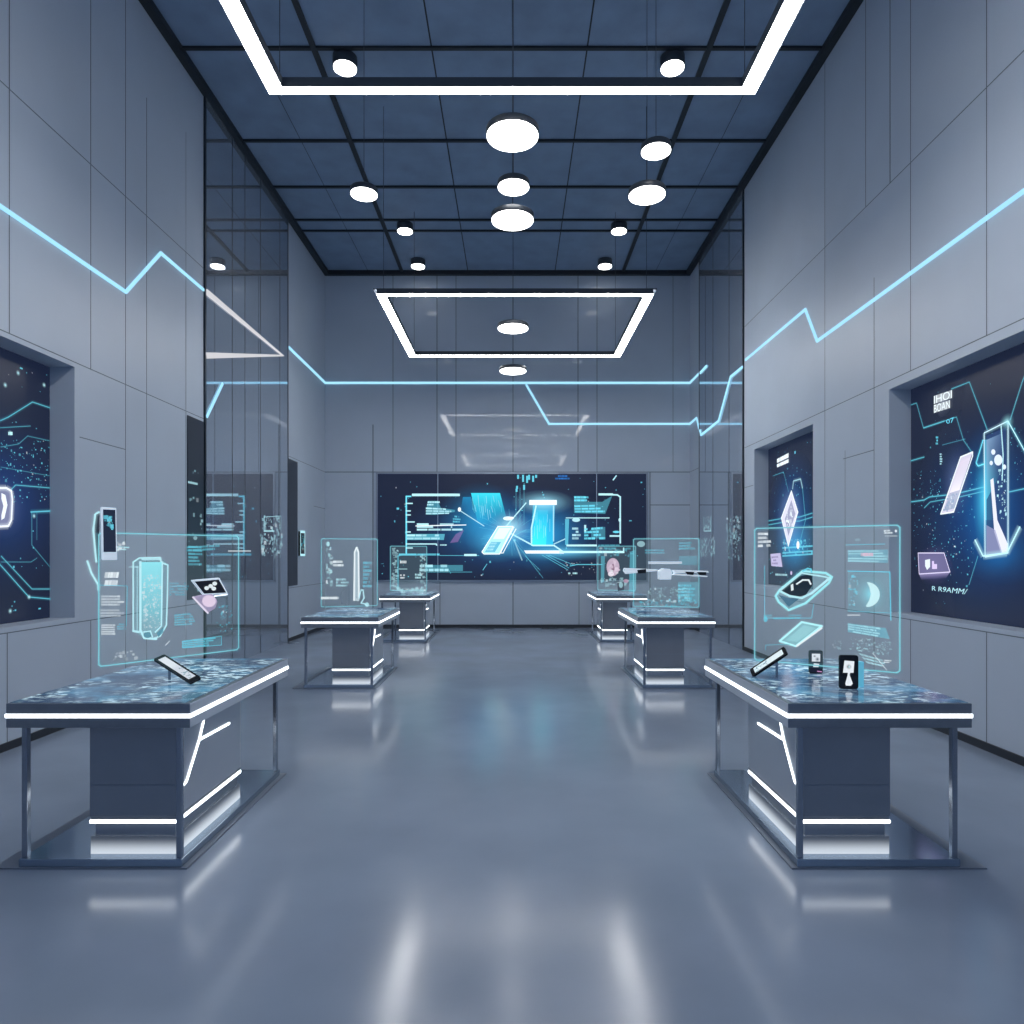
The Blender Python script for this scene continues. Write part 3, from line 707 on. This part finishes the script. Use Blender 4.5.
# ------------------------------------------------------------------ display tables
TW, TL = .4875, 1.56
def children(o): return [c for c in bpy.data.objects if c.parent == o]
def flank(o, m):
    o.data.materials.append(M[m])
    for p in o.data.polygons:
        if abs(p.normal.x) > .9: p.material_index = len(o.data.materials) - 1  # faces towards the sides take the painted lit tone
def make_table(s, label):
    """s=+1: aisle towards +x.  local frame: x across, y away from the entrance (0 = front edge), z up"""
    r = empty('display_table', (0, 0, 0), label, 'table', 'steel display tables with white light bands')
    def B(name, x0, x1, y0, y1, z0, z1, m, bev=0, p=r):
        a, b = sorted((s * x0, s * x1)); return box(name, a, b, y0, y1, z0, z1, m, p, bev)
    B('tabletop', -TW, TW, 0, TL, .784, .914, M['steel'], .004)
    flank(children(r)[0], 'steel_lit_side'); e = .003
    bm = bmesh.new()
    for a in ((-TW - e, TW + e, -e, .01), (-TW - e, TW + e, TL - .01, TL + e), (-TW - e, -TW + .01, .01, TL - .01), (TW - .01, TW + e, .01, TL - .01)):
        add_box(bm, a[0], a[1], a[2], a[3], .838, .858)
    obj('light_band', bm, M['led'], r)
    B('touch_display', -TW + .012, TW - .03, .012, TL - .02, .912, .917, M['touch'])
    for x in (-.462, .378):
        for y in (.115, 1.60): B('leg', x - .015, x + .015, y - .015, y + .015, .05, .79 if y < TL else .80, M['post'], .003)
    # outrigger rail that carries the top on the rear legs
    B('rear_rail', -.478, .396, TL - .03, 1.618, .79, .812, M['steel'])
    B('base_plate', -.482, .402, .085, 1.63, .008, .05, M['plate'], .004)
    B('floor_plate', -.62, .435, .075, 1.68, .0, .008, M['mat'])
    px0, px1, py0, py1 = -.135, .347, .145, 1.02
    bm = bmesh.new()
    a, b = sorted((s * px0, s * px1))
    add_box(bm, a, b, py0, py1, .26, .784, 0, .004)
    add_box(bm, a + .006, b - .006, py0 - .0012, py0 + .002, .431, .435, 1)
    flank(obj('pedestal', bm, [M['pedestal'], M['joint']], r), 'ped_lit_side')
    bm = bmesh.new(); add_box(bm, a - .001, b + .001, py0 - .001, py1 + .001, .222, .240, 0, .003); obj('pedestal_light_band', bm, M['led'], r)
    B('pedestal_collar', px0 + .004, px1 - .004, py0 + .004, py1 - .004, .240, .262, M['steel'])
    B('plinth', px0 + .02, px1 - .02, py0 + .02, py1 - .02, .05, .222, M['steel_l'])
    bm = bmesh.new(); add_box(bm, a + .004, b - .004, py0 + .004, py1 - .004, .052, .15); obj('plinth_light', bm, M['glow'], r)
    X = s * px1
    bm = bmesh.new(); L = lambda y, z: (X, y, z)
    bar_along(bm, [L(.465, .715), L(.405, .612), L(.25, .420), L(.185, .405)], (s, 0, 0), .012, .004)
    bar_along(bm, [L(.405, .612), L(.83, .604)], (s, 0, 0), .012, .004)
    obj('side_light_line', bm, M['led'], r)
    return r
def copy_tree(o, label):
    c = o.copy(); C.objects.link(c); c['label'] = label
    for ch in children(o):
        k = ch.copy(); C.objects.link(k); k.parent = c
    return c
tl = make_table(1, 'steel display table holding one black phone propped at a slant')
tr = make_table(-1, 'steel display table with two black phones standing upright on it')
tl2 = copy_tree(tl, 'steel display table under a hologram of a tall white upright device')
tl3 = copy_tree(tl, 'far steel display table under a small panel of white figures')
tr2 = copy_tree(tr, 'steel display table under a hologram of a winged white device')
tr3 = copy_tree(tr, 'far steel display table under a hologram with a pink round emblem')
tl.location = (-2.2025, 3.60, 0); tr.location = (1.9375, 3.60, 0)
tl2.location = (-2.19, 8.55, 0); tr2.location = (2.04, 8.55, 0)
tl3.location = (-2.11, 13.15, 0); tr3.location = (2.08, 13.15, 0)
TOP = .917

# ------------------------------------------------------------------ hologram panels floating above the tables
def holo(A, B, z0, z1, label, rim=.008, fill=.07, shelf=True):
    """vertical luminous panel from A to B (x, y); returns its Empty and a drawing surface"""
    A, B = Vector((*A, 0)), Vector((*B, 0)); n = Vector((0, 0, 1)).cross(B - A).normalized() * 1
    if n.y > 0: n = -n
    r = empty('hologram_panel', ((A + B) / 2) + Vector((0, 0, z0)), label, 'hologram', 'transparent hologram panels over the tables')
    p0 = (A + B) / 2 + Vector((0, 0, (z0 + z1) / 2)); w = (B - A).length / 2; h = (z1 - z0) / 2
    g = Ink(p0, n, off=0); g.puv([(-w, -h), (w, -h), (w, h), (-w, h)], (.36, .60, .70), fill); g.build('pane', r)
    c = .014; g = Ink(p0, n, off=.001)
    loop = [(-w + c, h), (w - c, h), (w, h - c), (w, -h + c), (w - c, -h), (-w + c, -h), (-w, -h + c), (-w, h - c), (-w + c, h)]
    g.luv(loop, rim * 3, CY, .07); g.luv(loop, rim * .75, (.22, .62, .72), .9); g.build('border', r)
    return r, p0, n

def slab(name, q4, p0, n, thick, m, label, cat, face=None):
    """a slim device: outline q4 (image points) on plane (p0, n), given real thickness"""
    n = Vector(n).normalized(); P = [hit(p[0], p[1], p0, n) for p in q4]
    r = empty(name, sum(P, Vector()) / len(P), label, cat)
    bm = bmesh.new(); a = [bm.verts.new(p) for p in P]; b = [bm.verts.new(p + n * thick) for p in P]
    bm.faces.new(a); bm.faces.new(b[::-1])
    for k in range(len(P)): bm.faces.new((a[k], a[(k + 1) % len(P)], b[(k + 1) % len(P)], b[k]))
    bmesh.ops.recalc_face_normals(bm, faces=bm.faces); bmesh.ops.bevel(bm, geom=bm.edges[:], offset=thick * .2, segments=2, affect='EDGES')
    fix(obj('body', bm, m), r)
    return r, Ink(p0, n, off=thick + .001)

# --- over the near table by the badge screen
h, p0, n = holo((-2.535, 4.15), (-1.985, 4.9), 1.019, 1.836, 'large hologram panel showing a tall filled cyan phone, over the nearest table', .010)
g = Ink(p0, n, off=.003)
g.poly([(134, 560), (141, 557), (160, 557), (167, 563), (167, 627), (158, 639), (143, 639), (134, 631)], (.2, .5, .6), .30)
g.line([(133, 631), (133, 562), (139, 558), (160, 557.5), (161, 563)], .010, ICE, .9); g.line([(137, 631), (137, 566)], .007, ICE, .5); g.line([(133, 631), (139, 632)], .014, ICE, .9)
g.grad([(140, 562), (162, 562), (162, 612), (140, 612)], [(.30, .82, .92, .95), (.30, .82, .92, .95), (.22, .62, .72, .7), (.22, .62, .72, .7)])
g.grad([(140, 612), (162, 612), (161, 626), (155, 634), (144, 634), (140, 626)], [(.22, .62, .72, .7), (.22, .62, .72, .7), (.3, .6, .7, .35), (.3, .6, .7, .35), (.3, .6, .7, .35), (.3, .6, .7, .35)])
g.specks([(143, 575), (160, 575), (160, 628), (143, 628)], 220, .004, WH, .5)
g.line([(162, 563), (167.5, 565), (167, 600), (166, 625), (160, 636), (154, 638)], .010, ICE, .9); g.line([(140, 562), (140, 630), (144, 638), (156, 639)], .014, ICE, 1); g.line([(162, 562), (161, 626), (155, 632)], .010, ICE, .9)
g.line([(142, 559), (160, 559)], .016, ICE, .8); g.ell((147, 635), 4, 3, (.10, .3, .4), .8); g.line([(143, 632), (150, 631), (152, 637)], .008, ICE, .9)
g.poly([(156, 633), (163, 627), (163, 632), (158, 637)], (.08, .28, .38), .8); g.line([(129, 567), (140, 567)], .006, ICE, .7)
g.build('phone_picture', h)
g = Ink(p0, n, off=.003)
for a, b in ((572, 578), (580, 586)): g.text_rows([(105, a), (119, a), (118, b), (104, b)], 1, WH, .95, words=(3, 6), ragged=.1, gap=.05)
g.cut('text_block', h)
g.text_rows([(101, 595), (124, 595), (124, 606), (101, 606)], 4, WH, .6, words=(4, 9)); g.text_rows([(100, 609), (124, 609), (124, 617), (100, 617)], 3, WH, .5, words=(4, 9)); g.cut('text_block', h)
g.text_rows([(101, 624), (115, 624), (115, 635), (101, 635)], 5, WH, .7, words=(9, 20), ragged=.1); g.text_rows([(117, 623), (127, 623), (127, 630), (117, 630)], 3, CY, .5); g.cut('text_block', h)
g.line([(99, 585), (127, 586), (126, 626)], .005, CY, .6); g.text_rows([(169, 582), (190, 582), (190, 596), (169, 596)], 5, CY, .4); g.text_rows([(174, 614), (197, 612), (197, 625), (174, 626)], 5, CY, .55); g.cut('text_block', h)
g.poly([(182, 641), (221, 636), (221, 645), (182, 648)], CY, .10); g.text_rows([(182, 641), (221, 636), (221, 645), (182, 648)], 4, CY, .7, words=(5, 12)); g.line([(182, 641), (221, 636), (221, 645), (182, 648)], .004, CY, .7, True); g.cut('text_block', h)
g.text_rows([(186, 546), (224, 544), (224, 550), (186, 552)], 2, CY, .5, words=(3, 8)); g.line([(228, 551), (250, 551)], .010, WH, .5); g.cut('text_block', h)
g.specks([(216, 605), (232, 605), (232, 632), (216, 632)], 60, .004, CY, .6); g.specks([(113, 652), (138, 650), (138, 659), (113, 660)], 30, .005, WH, .4); g.text_rows([(105, 545), (138, 547), (135, 551), (105, 550)], 2, ICE, .8); g.cut('text_block', h)
g.specks([(108, 541), (124, 543), (124, 551), (108, 551)], 40, .004, WH, .8); g.line([(165, 645), (169, 641)], .006, WH, .7); g.cut('text_block', h)
# floating devices by that hologram
r, g = slab('floating_phone', [(100, 507), (115, 508), (116, 560), (101, 560)], p0, n, .02, M['white_body'], 'dark-faced white phone floating upright at a corner of the hologram panel', 'phone')
g.poly([(101.5, 509.5), (113.8, 510), (114.5, 552), (102, 552)], (.02, .03, .06), 1); g.specks([(103, 515), (111, 516), (111, 530), (104, 528)], 22, .006, CY, .8)
g.build('phone_screen', r)
g = Ink(p0, n, off=-.01); g.poly([(95, 513), (100, 513), (100, 560), (97, 562)], DK, .9); g.soft([(100, 512), (96, 514), (94, 530), (97, 562)], .010, ICE, .4, 4, ICE)
g.soft([(88, 561), (92, 573), (99, 585), (99, 590)], .010, ICE, .4, 4, ICE); g.build('back_outline', r)
r, g = slab('floating_phone', [(190, 580), (218, 577.5), (227, 594), (202, 595)], p0, n, .02, M['white_body'], 'white-rimmed phone floating tilted before the hologram panel, logo on its dark screen', 'phone')
g.poly([(193, 581.5), (217, 579.5), (224.5, 592.5), (202.5, 593.5)], (.012, .015, .025), 1)
for c in ((205, 588), (209, 586), (213, 583.5), (212, 588.5)): g.ell(c, 2.4, 2.0, WH, .85)
g.build('phone_screen', r)
r, g = slab('floating_case', [(191, 597), (199, 595), (211, 594), (216, 601), (214, 608), (206, 613)], p0, n, .025, principled('lilac_plastic', (.62, .52, .68), .35, emis=(.5, .4, .55), estr=.25), 'lilac phone case floating just below the tilted white-rimmed phone', 'phone case')
g.ell((207, 601), 7, 6, (.80, .68, .84), .8); g.line([(191, 597), (206, 613)], .012, (.85, .8, .95), .9); g.build('rim_highlight', r)

# --- over the near table by the tall phone screen
h, p0, n = holo((1.593, 4.50), (2.27, 4.0), 1.006, 1.876, 'large hologram panel showing a tilted wireframe phone and moon tile, over a near table', .010)
g = Ink(p0, n, off=.003)
g.text_rows([(758, 532), (769, 532), (773, 547), (758, 548)], 4, WH, .85, words=(4, 9), ragged=.3); g.cut('text_block', h)
g.text_rows([(884, 530), (893, 529), (893, 534), (884, 534)], 2, WH, .9); g.line([(885, 536), (897, 536)], .004, WH, .7); g.ell((896, 531), 1.2, 1.5, WH, .8); g.cut('text_block', h)
g.line([(846, 545), (885, 544)], .005, CY, .6); g.poly([(848, 550), (888, 549.5), (888, 563), (848, 562)], CY, .30); g.text_rows([(848, 550), (888, 549.5), (888, 563), (848, 562)], 5, ICE, .55, words=(6, 14)); g.text_rows([(861, 552), (876, 552), (876, 557), (861, 557)], 1, (.9, .5, .65), .8); g.cut('text_block', h)
tile = [(848, 571), (890, 572), (890, 613), (848, 611)]; g.cut('text_block', h)
g.grad(tile, [(.2, .5, .6, .25)] * 4); g.line([(848, 571), (890, 572), (891, 620)], .006, CY, .8); g.line([(848, 611), (890, 613)], .004, CY, .6); g.cut('text_block', h)
g.glow((871, 594), .09, .11, (.3, .8, .95), .8); g.cut('text_block', h)
g.poly([(867 + 13 * math.sin(a), 594.5 - 12.5 * math.cos(a)) for a in [math.pi * k / 14 for k in range(15)]] + [(866, 606), (869.5, 600), (871, 594), (869.5, 587)], (.65, .95, 1), .85); g.cut('text_block', h)
g.specks([(849, 576), (858, 576), (858, 605), (849, 605)], 30, .005, CY, .7); g.line([(848, 615), (860, 615)], .006, WH, .7); g.cut('text_block', h)
g.poly([(848, 623), (886, 628), (890, 639), (848, 632)], CY, .35); g.text_rows([(848, 623), (886, 628), (890, 639), (848, 632)], 4, ICE, .6); g.specks([(850, 636), (891, 642), (891, 655), (850, 650)], 160, .003, ICE, .5); g.cut('text_block', h)
g.text_rows([(858, 652), (886, 660), (888, 668), (868, 664)], 3, ICE, .7); g.line([(873, 653), (887, 670)], .004, WH, .7); g.text_rows([(884, 659), (892, 660), (892, 663), (884, 663)], 2, WH, .8); g.cut('text_block', h)
g.line([(765, 566), (765, 618), (812, 618), (814, 604)], .005, CY, .6); g.line([(766, 650), (766, 645), (790, 644)], .005, CY, .5); g.text_rows([(764, 614), (812, 614), (812, 619), (764, 620)], 2, CY, .5, words=(3, 8)); g.ell((766, 619), 2, 3, CY, .6); g.cut('text_block', h)
g.specks([(833, 640), (842, 640), (842, 652), (833, 652)], 14, .004, ICE, .4); g.ell((858, 540), 3, 1.5, ICE, .2); g.cut('text_block', h)
g = Ink(p0, n, off=.006)
o8 = [(776, 596), (780, 590), (803, 571), (826, 573), (832, 577), (829, 583), (806, 603), (789, 610), (779, 602)]
g.poly(o8, (.25, .55, .65), .25); g.poly([(780, 591), (800, 576), (812, 574), (813, 585), (806, 595), (798, 597), (786, 594)], (.012, .02, .035), .95)
g.poly([(779, 595), (790, 598), (800, 598), (789, 607)], (.05, .15, .25), .8)
g.soft(o8 + [o8[0]], .014, (.35, .82, .90), .3, 3, (.35, .82, .90)); g.line([(780, 591), (790, 596), (802, 598), (812, 593), (830, 578)], .014, ICE, .95); g.line([(780, 591), (802, 573), (826, 577), (829, 578)], .010, ICE, .85); g.line([(803, 571), (808, 568.5), (811, 569), (812, 572)], .010, CY, .8)
g.line([(797, 584), (803, 580), (809, 580), (811, 584)], .010, WH, .9); g.poly([(791, 585), (793.5, 583.5), (794, 590), (791.5, 591)], WH, .9)
g.build('phone_picture', h)
g = Ink(p0, n, off=.006)
fl = [(780, 641), (802, 622), (822, 626), (796, 646)]
g.poly(fl, (.25, .65, .72), .55); g.poly([(786, 640), (804, 625), (816, 628), (797, 642)], (.40, .78, .84), .5)
g.soft(fl + [fl[0]], .013, ICE, .3, 3, (.45, .88, .95)); g.line([(797, 646), (822, 628)], .010, WH, .9); g.build('slab_picture', h)

# --- middle tables
h, p0, n = holo((-2.65, 9.35), (-1.93, 9.6), .985, 1.925, 'hologram panel with a tall white upright device, over a middle table', .010, .08)
g = Ink(p0, n, off=.003)
g.text_rows([(333, 560), (345, 560), (345, 567), (333, 567)], 2, WH, .9, words=(4, 8)); g.text_rows([(336, 578), (349, 578), (348, 587), (336, 587)], 3, ICE, .7); g.specks([(326, 545), (332, 545), (332, 585), (326, 585)], 40, .012, ICE, .6); g.cut('text_block', h)
g.ell((328, 544), 1.7, 2.5, ICE, .8); g.text_rows([(363, 561), (372, 561), (372, 588), (363, 588)], 7, CY, .5); g.text_rows([(321, 596), (339, 596), (339, 600), (321, 600)], 1, WH, .9, words=(9, 20)); g.poly([(341, 592), (349, 585), (349, 605), (341, 604)], (.12, .16, .22), .35); g.cut('text_block', h)
g = Ink(p0, n, off=.006)
g.poly([(353, 601), (354, 553), (356, 547), (358, 547), (359, 553), (359, 601)], (.55, .70, .78), .75); g.line([(354, 600), (354.5, 552), (356.5, 547.5), (358.5, 552), (359, 598)], .020, WH, .9)
g.line([(356.5, 552), (356.5, 598)], .016, (.3, .4, .5), .6); g.line([(359, 598), (361, 590), (363, 590), (364, 598), (361, 603), (365, 604), (367, 606)], .018, ICE, .8); g.ell((367, 604.5), 2, 2.2, ICE, .8)
g.build('device_picture', h)

h, p0, n = holo((1.67, 9.5), (2.53, 9.3), .985, 1.925, 'hologram panel crossed by a winged white device, over a middle table', .012, .09)
g = Ink(p0, n, off=.003)
g.ell((641, 544), 4, 3, ICE, .5); g.text_rows([(679, 542), (697, 541), (697, 550), (679, 550)], 3, CY, .5); g.text_rows([(645, 549), (665, 549), (665, 554), (645, 554)], 2, CY, .4); g.poly([(679, 556), (697, 556), (697, 565), (679, 565)], CY, .2); g.cut('text_block', h)
g.specks([(650, 586), (690, 588), (690, 602), (645, 602)], 170, .008, ICE, .45); g.poly([(678, 582), (698, 582), (698, 602), (678, 602)], CY, .22); g.text_rows([(678, 584), (697, 584), (697, 600), (678, 600)], 5, CY, .5); g.cut('text_block', h)
g.specks([(640, 600), (697, 600), (697, 607), (640, 607)], 140, .009, CY, .5); g.cut('text_block', h)
# the winged device itself, hovering in front of the panel
r = empty('floating_drone', at(665, 574, 9.1), 'winged white device hovering across the hologram panel of a middle table', 'drone')
bm = bmesh.new()
c = at(665, 573.5, 9.1); k = 9.1 / F
def wing(bm, pts, dy):
    P = [at(x, y, 9.1) for x, y in pts]
    a = [bm.verts.new(p) for p in P]; b = [bm.verts.new(p + Vector((0, dy, 0))) for p in P]
    bm.faces.new(a); bm.faces.new(b[::-1])
    for i in range(len(P)): bm.faces.new((a[i], a[(i + 1) % len(P)], b[(i + 1) % len(P)], b[i]))
for pts in ([(625, 568), (658, 569.5), (658, 571), (645, 572), (626, 574), (624, 571)], [(673, 570), (708, 571), (709, 572.5), (675, 573)], [(675, 573.5), (708, 576), (707, 577), (673, 575)]): wing(bm, pts, .10)
fix(obj('wing', bm, M['white_body']), r)
bm = bmesh.new(); wing(bm, [(660, 571), (664, 568.5), (670, 569), (672, 572), (671, 579.5), (660, 579.5)], .16); fix(obj('body', bm, M['white_body']), r)
bm = bmesh.new(); wing(bm, [(649, 561.5), (682, 561.5), (682, 564), (649, 564)], .06); fix(obj('upper_bar', bm, M['white_body']), r)
bm = bmesh.new()
for pts in ([(637, 570), (646, 569), (646, 573), (638, 573.5)], [(685, 571.5), (694, 572), (693, 575), (687, 574.5)], [(697, 572), (706, 572), (706, 575), (699, 575)]): wing(bm, [(x, y) for x, y in pts], -.012)
fix(obj('pod', bm, M['black']), r)

# --- far tables
h, p0, n = holo((-2.50, 13.75), (-1.79, 13.95), .98, 1.88, 'small hologram panel of white figures, standing before the video wall', .012, .10)
g = Ink(p0, n, off=.003)
g.text_rows([(400, 560), (407, 560), (407, 564), (400, 564)], 1, WH, .9, words=(3, 6)); g.text_rows([(400, 574), (406, 574), (406, 579), (400, 579)], 2, WH, .8); g.text_rows([(415, 573), (423, 574), (423, 579), (415, 579)], 2, ICE, .8)
g.specks([(392, 548), (398, 548), (398, 590), (392, 590)], 70, .018, ICE, .5); g.specks([(420, 555), (426, 555), (426, 592), (420, 592)], 60, .018, ICE, .5); g.line([(398, 590), (398, 556), (402, 555), (424, 555)], .02, CY, .6); g.line([(399, 569), (407, 569)], .015, ICE, .7)
g.specks([(398, 588), (426, 588), (426, 592.5), (398, 592.5)], 50, .018, ICE, .5); g.build('text_block', h)
h, p0, n = holo((1.72, 13.95), (2.46, 13.75), .98, 1.88, 'small hologram panel with a pink round emblem, before the video wall edge', .012, .10)
g = Ink(p0, n, off=.003)
g.ell((613, 567), 6.5, 9, (.62, .48, .62), .85); g.ell((613, 568), 1.6, 4, (.25, .15, .22), .9); g.ell((611, 574), 3, 2.5, (.9, .85, .95), .8); g.specks([(608, 560), (619, 560), (619, 574), (608, 574)], 30, .02, (.85, .7, .85), .6); g.cut('text_block', h)
g.poly([(601, 556), (605, 556), (604, 582), (601, 583)], CY, .35); g.poly([(630, 552), (635, 550), (635, 592), (629, 592)], CY, .35); g.specks([(601, 578), (628, 578), (628, 585), (601, 585)], 50, .018, ICE, .5); g.cut('text_block', h)
g.poly([(617, 583), (624, 582), (624, 590), (618, 591)], (.04, .05, .08), .75); g.ell((621, 585), 2, 3, ICE, .5); g.ell((626, 581), 2.5, 2, (.6, .35, .5), .6); g.cut('text_block', h)
g.specks([(598, 548), (634, 548), (634, 556), (598, 556)], 40, .018, CY, .35); g.cut('text_block', h)

# ------------------------------------------------------------------ phones on the near tables
def phone(loc, rot, w, h, t, label, draw, kick=True):
    """origin at the middle of the bottom edge; local x = width, z = height, screen faces -y"""
    r = empty('phone', loc, label, 'phone'); r.rotation_euler = rot
    bm = bmesh.new(); c = w * .13; out = []
    for cx, cz, a0 in ((w / 2 - c, h - c, 0), (-w / 2 + c, h - c, 90), (-w / 2 + c, c, 180), (w / 2 - c, c, 270)):
        for k in range(5):
            a = math.radians(a0 + k * 22.5); out.append((cx + c * math.cos(a), cz + c * math.sin(a)))
    A = [bm.verts.new((x, 0, z)) for x, z in out]; B_ = [bm.verts.new((x, t, z)) for x, z in out]
    bm.faces.new(A); bm.faces.new(B_[::-1])
    for i in range(len(out)): bm.faces.new((A[i], A[(i + 1) % len(out)], B_[(i + 1) % len(out)], B_[i]))
    obj('body', bm, M['black'], r)
    g = Ink((0, 0, 0), (0, -1, 0), off=.001); draw(g, w, h)
    s = g.build('phone_screen'); s.parent = r; return r
def logo_a(g, w, h):
    g.puv([(-.42 * w, .05 * h), (.42 * w, .05 * h), (.42 * w, .95 * h), (-.42 * w, .95 * h)], (.012, .016, .035), 1)
    g.puv([(-.30 * w, .52 * h), (.30 * w, .52 * h), (.30 * w, .86 * h), (-.30 * w, .86 * h)], (.75, .82, .9), .95)
    g.glow((.1 * w, .62 * h), .22 * w, .14 * h, (.02, .03, .06), 1, uv=True); g.glow((-.1 * w, .75 * h), .14 * w, .06 * h, (.02, .03, .06), 1, uv=True)
    g.puv([(-.22 * w, .28 * h), (.18 * w, .28 * h), (.24 * w, .42 * h), (-.16 * w, .45 * h)], (.75, .82, .9), .9)
    g.luv([(.1 * w, .10 * h), (.4 * w, .08 * h)], .006, (.6, .3, .6))
def logo_b(g, w, h):
    g.puv([(-.32 * w, .48 * h), (.24 * w, .48 * h), (.28 * w, .82 * h), (-.24 * w, .84 * h)], (.80, .86, .92), 1)
    g.puv([(-.06 * w, .50 * h), (.08 * w, .50 * h), (.03 * w, .42 * h), (.20 * w, .16 * h), (.10 * w, .10 * h), (-.16 * w, .10 * h), (-.20 * w, .16 * h), (-.08 * w, .40 * h)], (.80, .86, .92), 1)
    g.glow((-.02 * w, .66 * h), .18 * w, .10 * h, (.01, .015, .03), 1, uv=True); g.puv([(-.03 * w, .63 * h), (.03 * w, .63 * h), (.03 * w, .69 * h), (-.03 * w, .69 * h)], (.5, .8, .85), .9)
p = phone((1.996, 4.495, TOP), (0, 0, math.radians(-6)), .088, .152, .012, 'smaller upright black phone with a white square emblem, behind the taller one', logo_a)
p = phone((1.957, 3.973, TOP), (0, 0, math.radians(-4)), .107, .198, .014, 'taller upright black phone with a white figure, backed by a cyan block', logo_b)
o = box('cyan_block', 1.975, 2.075, 4.03, 4.07, TOP, TOP + .15, M['acrylic'], None, .004); tag(o, 'translucent cyan block standing right behind the taller upright phone', 'block')

def propped(P0, P1, wdir, w, t, label, light):
    """phone leaning with its lower end at P0 on the table and its raised end at P1, on a thin strut"""
    P0, P1 = Vector(P0), Vector(P1); L = P1 - P0; d = L.normalized(); W = Vector(wdir); W = (W - d * W.dot(d)).normalized(); n = d.cross(W)
    if n.z < 0: n = -n
    r = empty('phone', P0, label, 'phone')
    bm = bmesh.new(); V = lambda a, b, c: bm.verts.new(P0 + d * a + W * b + n * c)
    ln = L.length; c = w * .14; oc = []
    for ca, cb, a0 in ((ln - c, w / 2 - c, 0), (c, w / 2 - c, 90), (c, -w / 2 + c, 180), (ln - c, -w / 2 + c, 270)):
        for k in range(5):
            a = math.radians(a0 + 22.5 * k); oc.append((ca + c * math.cos(a), cb + c * math.sin(a)))
    A = [V(a, b, .002) for a, b in oc]; B_ = [V(a, b, .002 + t) for a, b in oc]; bm.faces.new(A); bm.faces.new(B_[::-1])
    for i in range(len(oc)): bm.faces.new((A[i], A[(i + 1) % len(oc)], B_[(i + 1) % len(oc)], B_[i]))
    fix(obj('body', bm, M['black']), r)
    g = Ink(P0, n, off=0); s_ = lambda a, b: (lambda v: (v.dot(g.u), v.dot(g.v)))(d * a + W * b)
    g.n = n; g.u = d; g.v = W; g.h = t + .003
    g.puv([(.10 * ln, -.32 * w), (.92 * ln, -.32 * w), (.92 * ln, .32 * w), (.10 * ln, .32 * w)], light, 1)
    g.puv([(.55 * ln, -.30 * w), (.90 * ln, -.30 * w), (.90 * ln, .30 * w), (.55 * ln, .30 * w)], WH, .5)
    g.specks([(.12 * ln, -.3 * w), (.5 * ln, -.3 * w), (.5 * ln, .3 * w), (.12 * ln, .3 * w)], 30, .004, (.2, .4, .5), .6, 'uv')
    g.build('phone_screen', r)
    q = P0 + d * (ln * .72); bm = bmesh.new(); add_box(bm, q.x - .006, q.x + .006, q.y + .0, q.y + .012, TOP, q.z - .004); fix(obj('strut', bm, M['post']), r)
    return r
propped((-1.935, 4.14, TOP + .008), (-2.245, 4.30, 1.045), (.45, .9, .35), .075, .014, 'black phone propped at a slant with a bright screen, on the emptier near table', (.62, .68, .76))
propped((1.550, 4.42, TOP + .008), (1.730, 4.31, 1.090), (-.2, .9, .25), .07, .014, 'black phone leaning at a slant beside the aisle edge, below the hologram slab', (.70, .85, .92))

# ------------------------------------------------------------------ added blue fill light, let in through the unseen rear left open
Wd = bpy.data.worlds.new('blue_fill_world'); S.world = Wd; Wd.use_nodes = True
bg = Wd.node_tree.nodes['Background']; bg.inputs['Color'].default_value = (.20, .32, .57, 1); bg.inputs['Strength'].default_value = .80
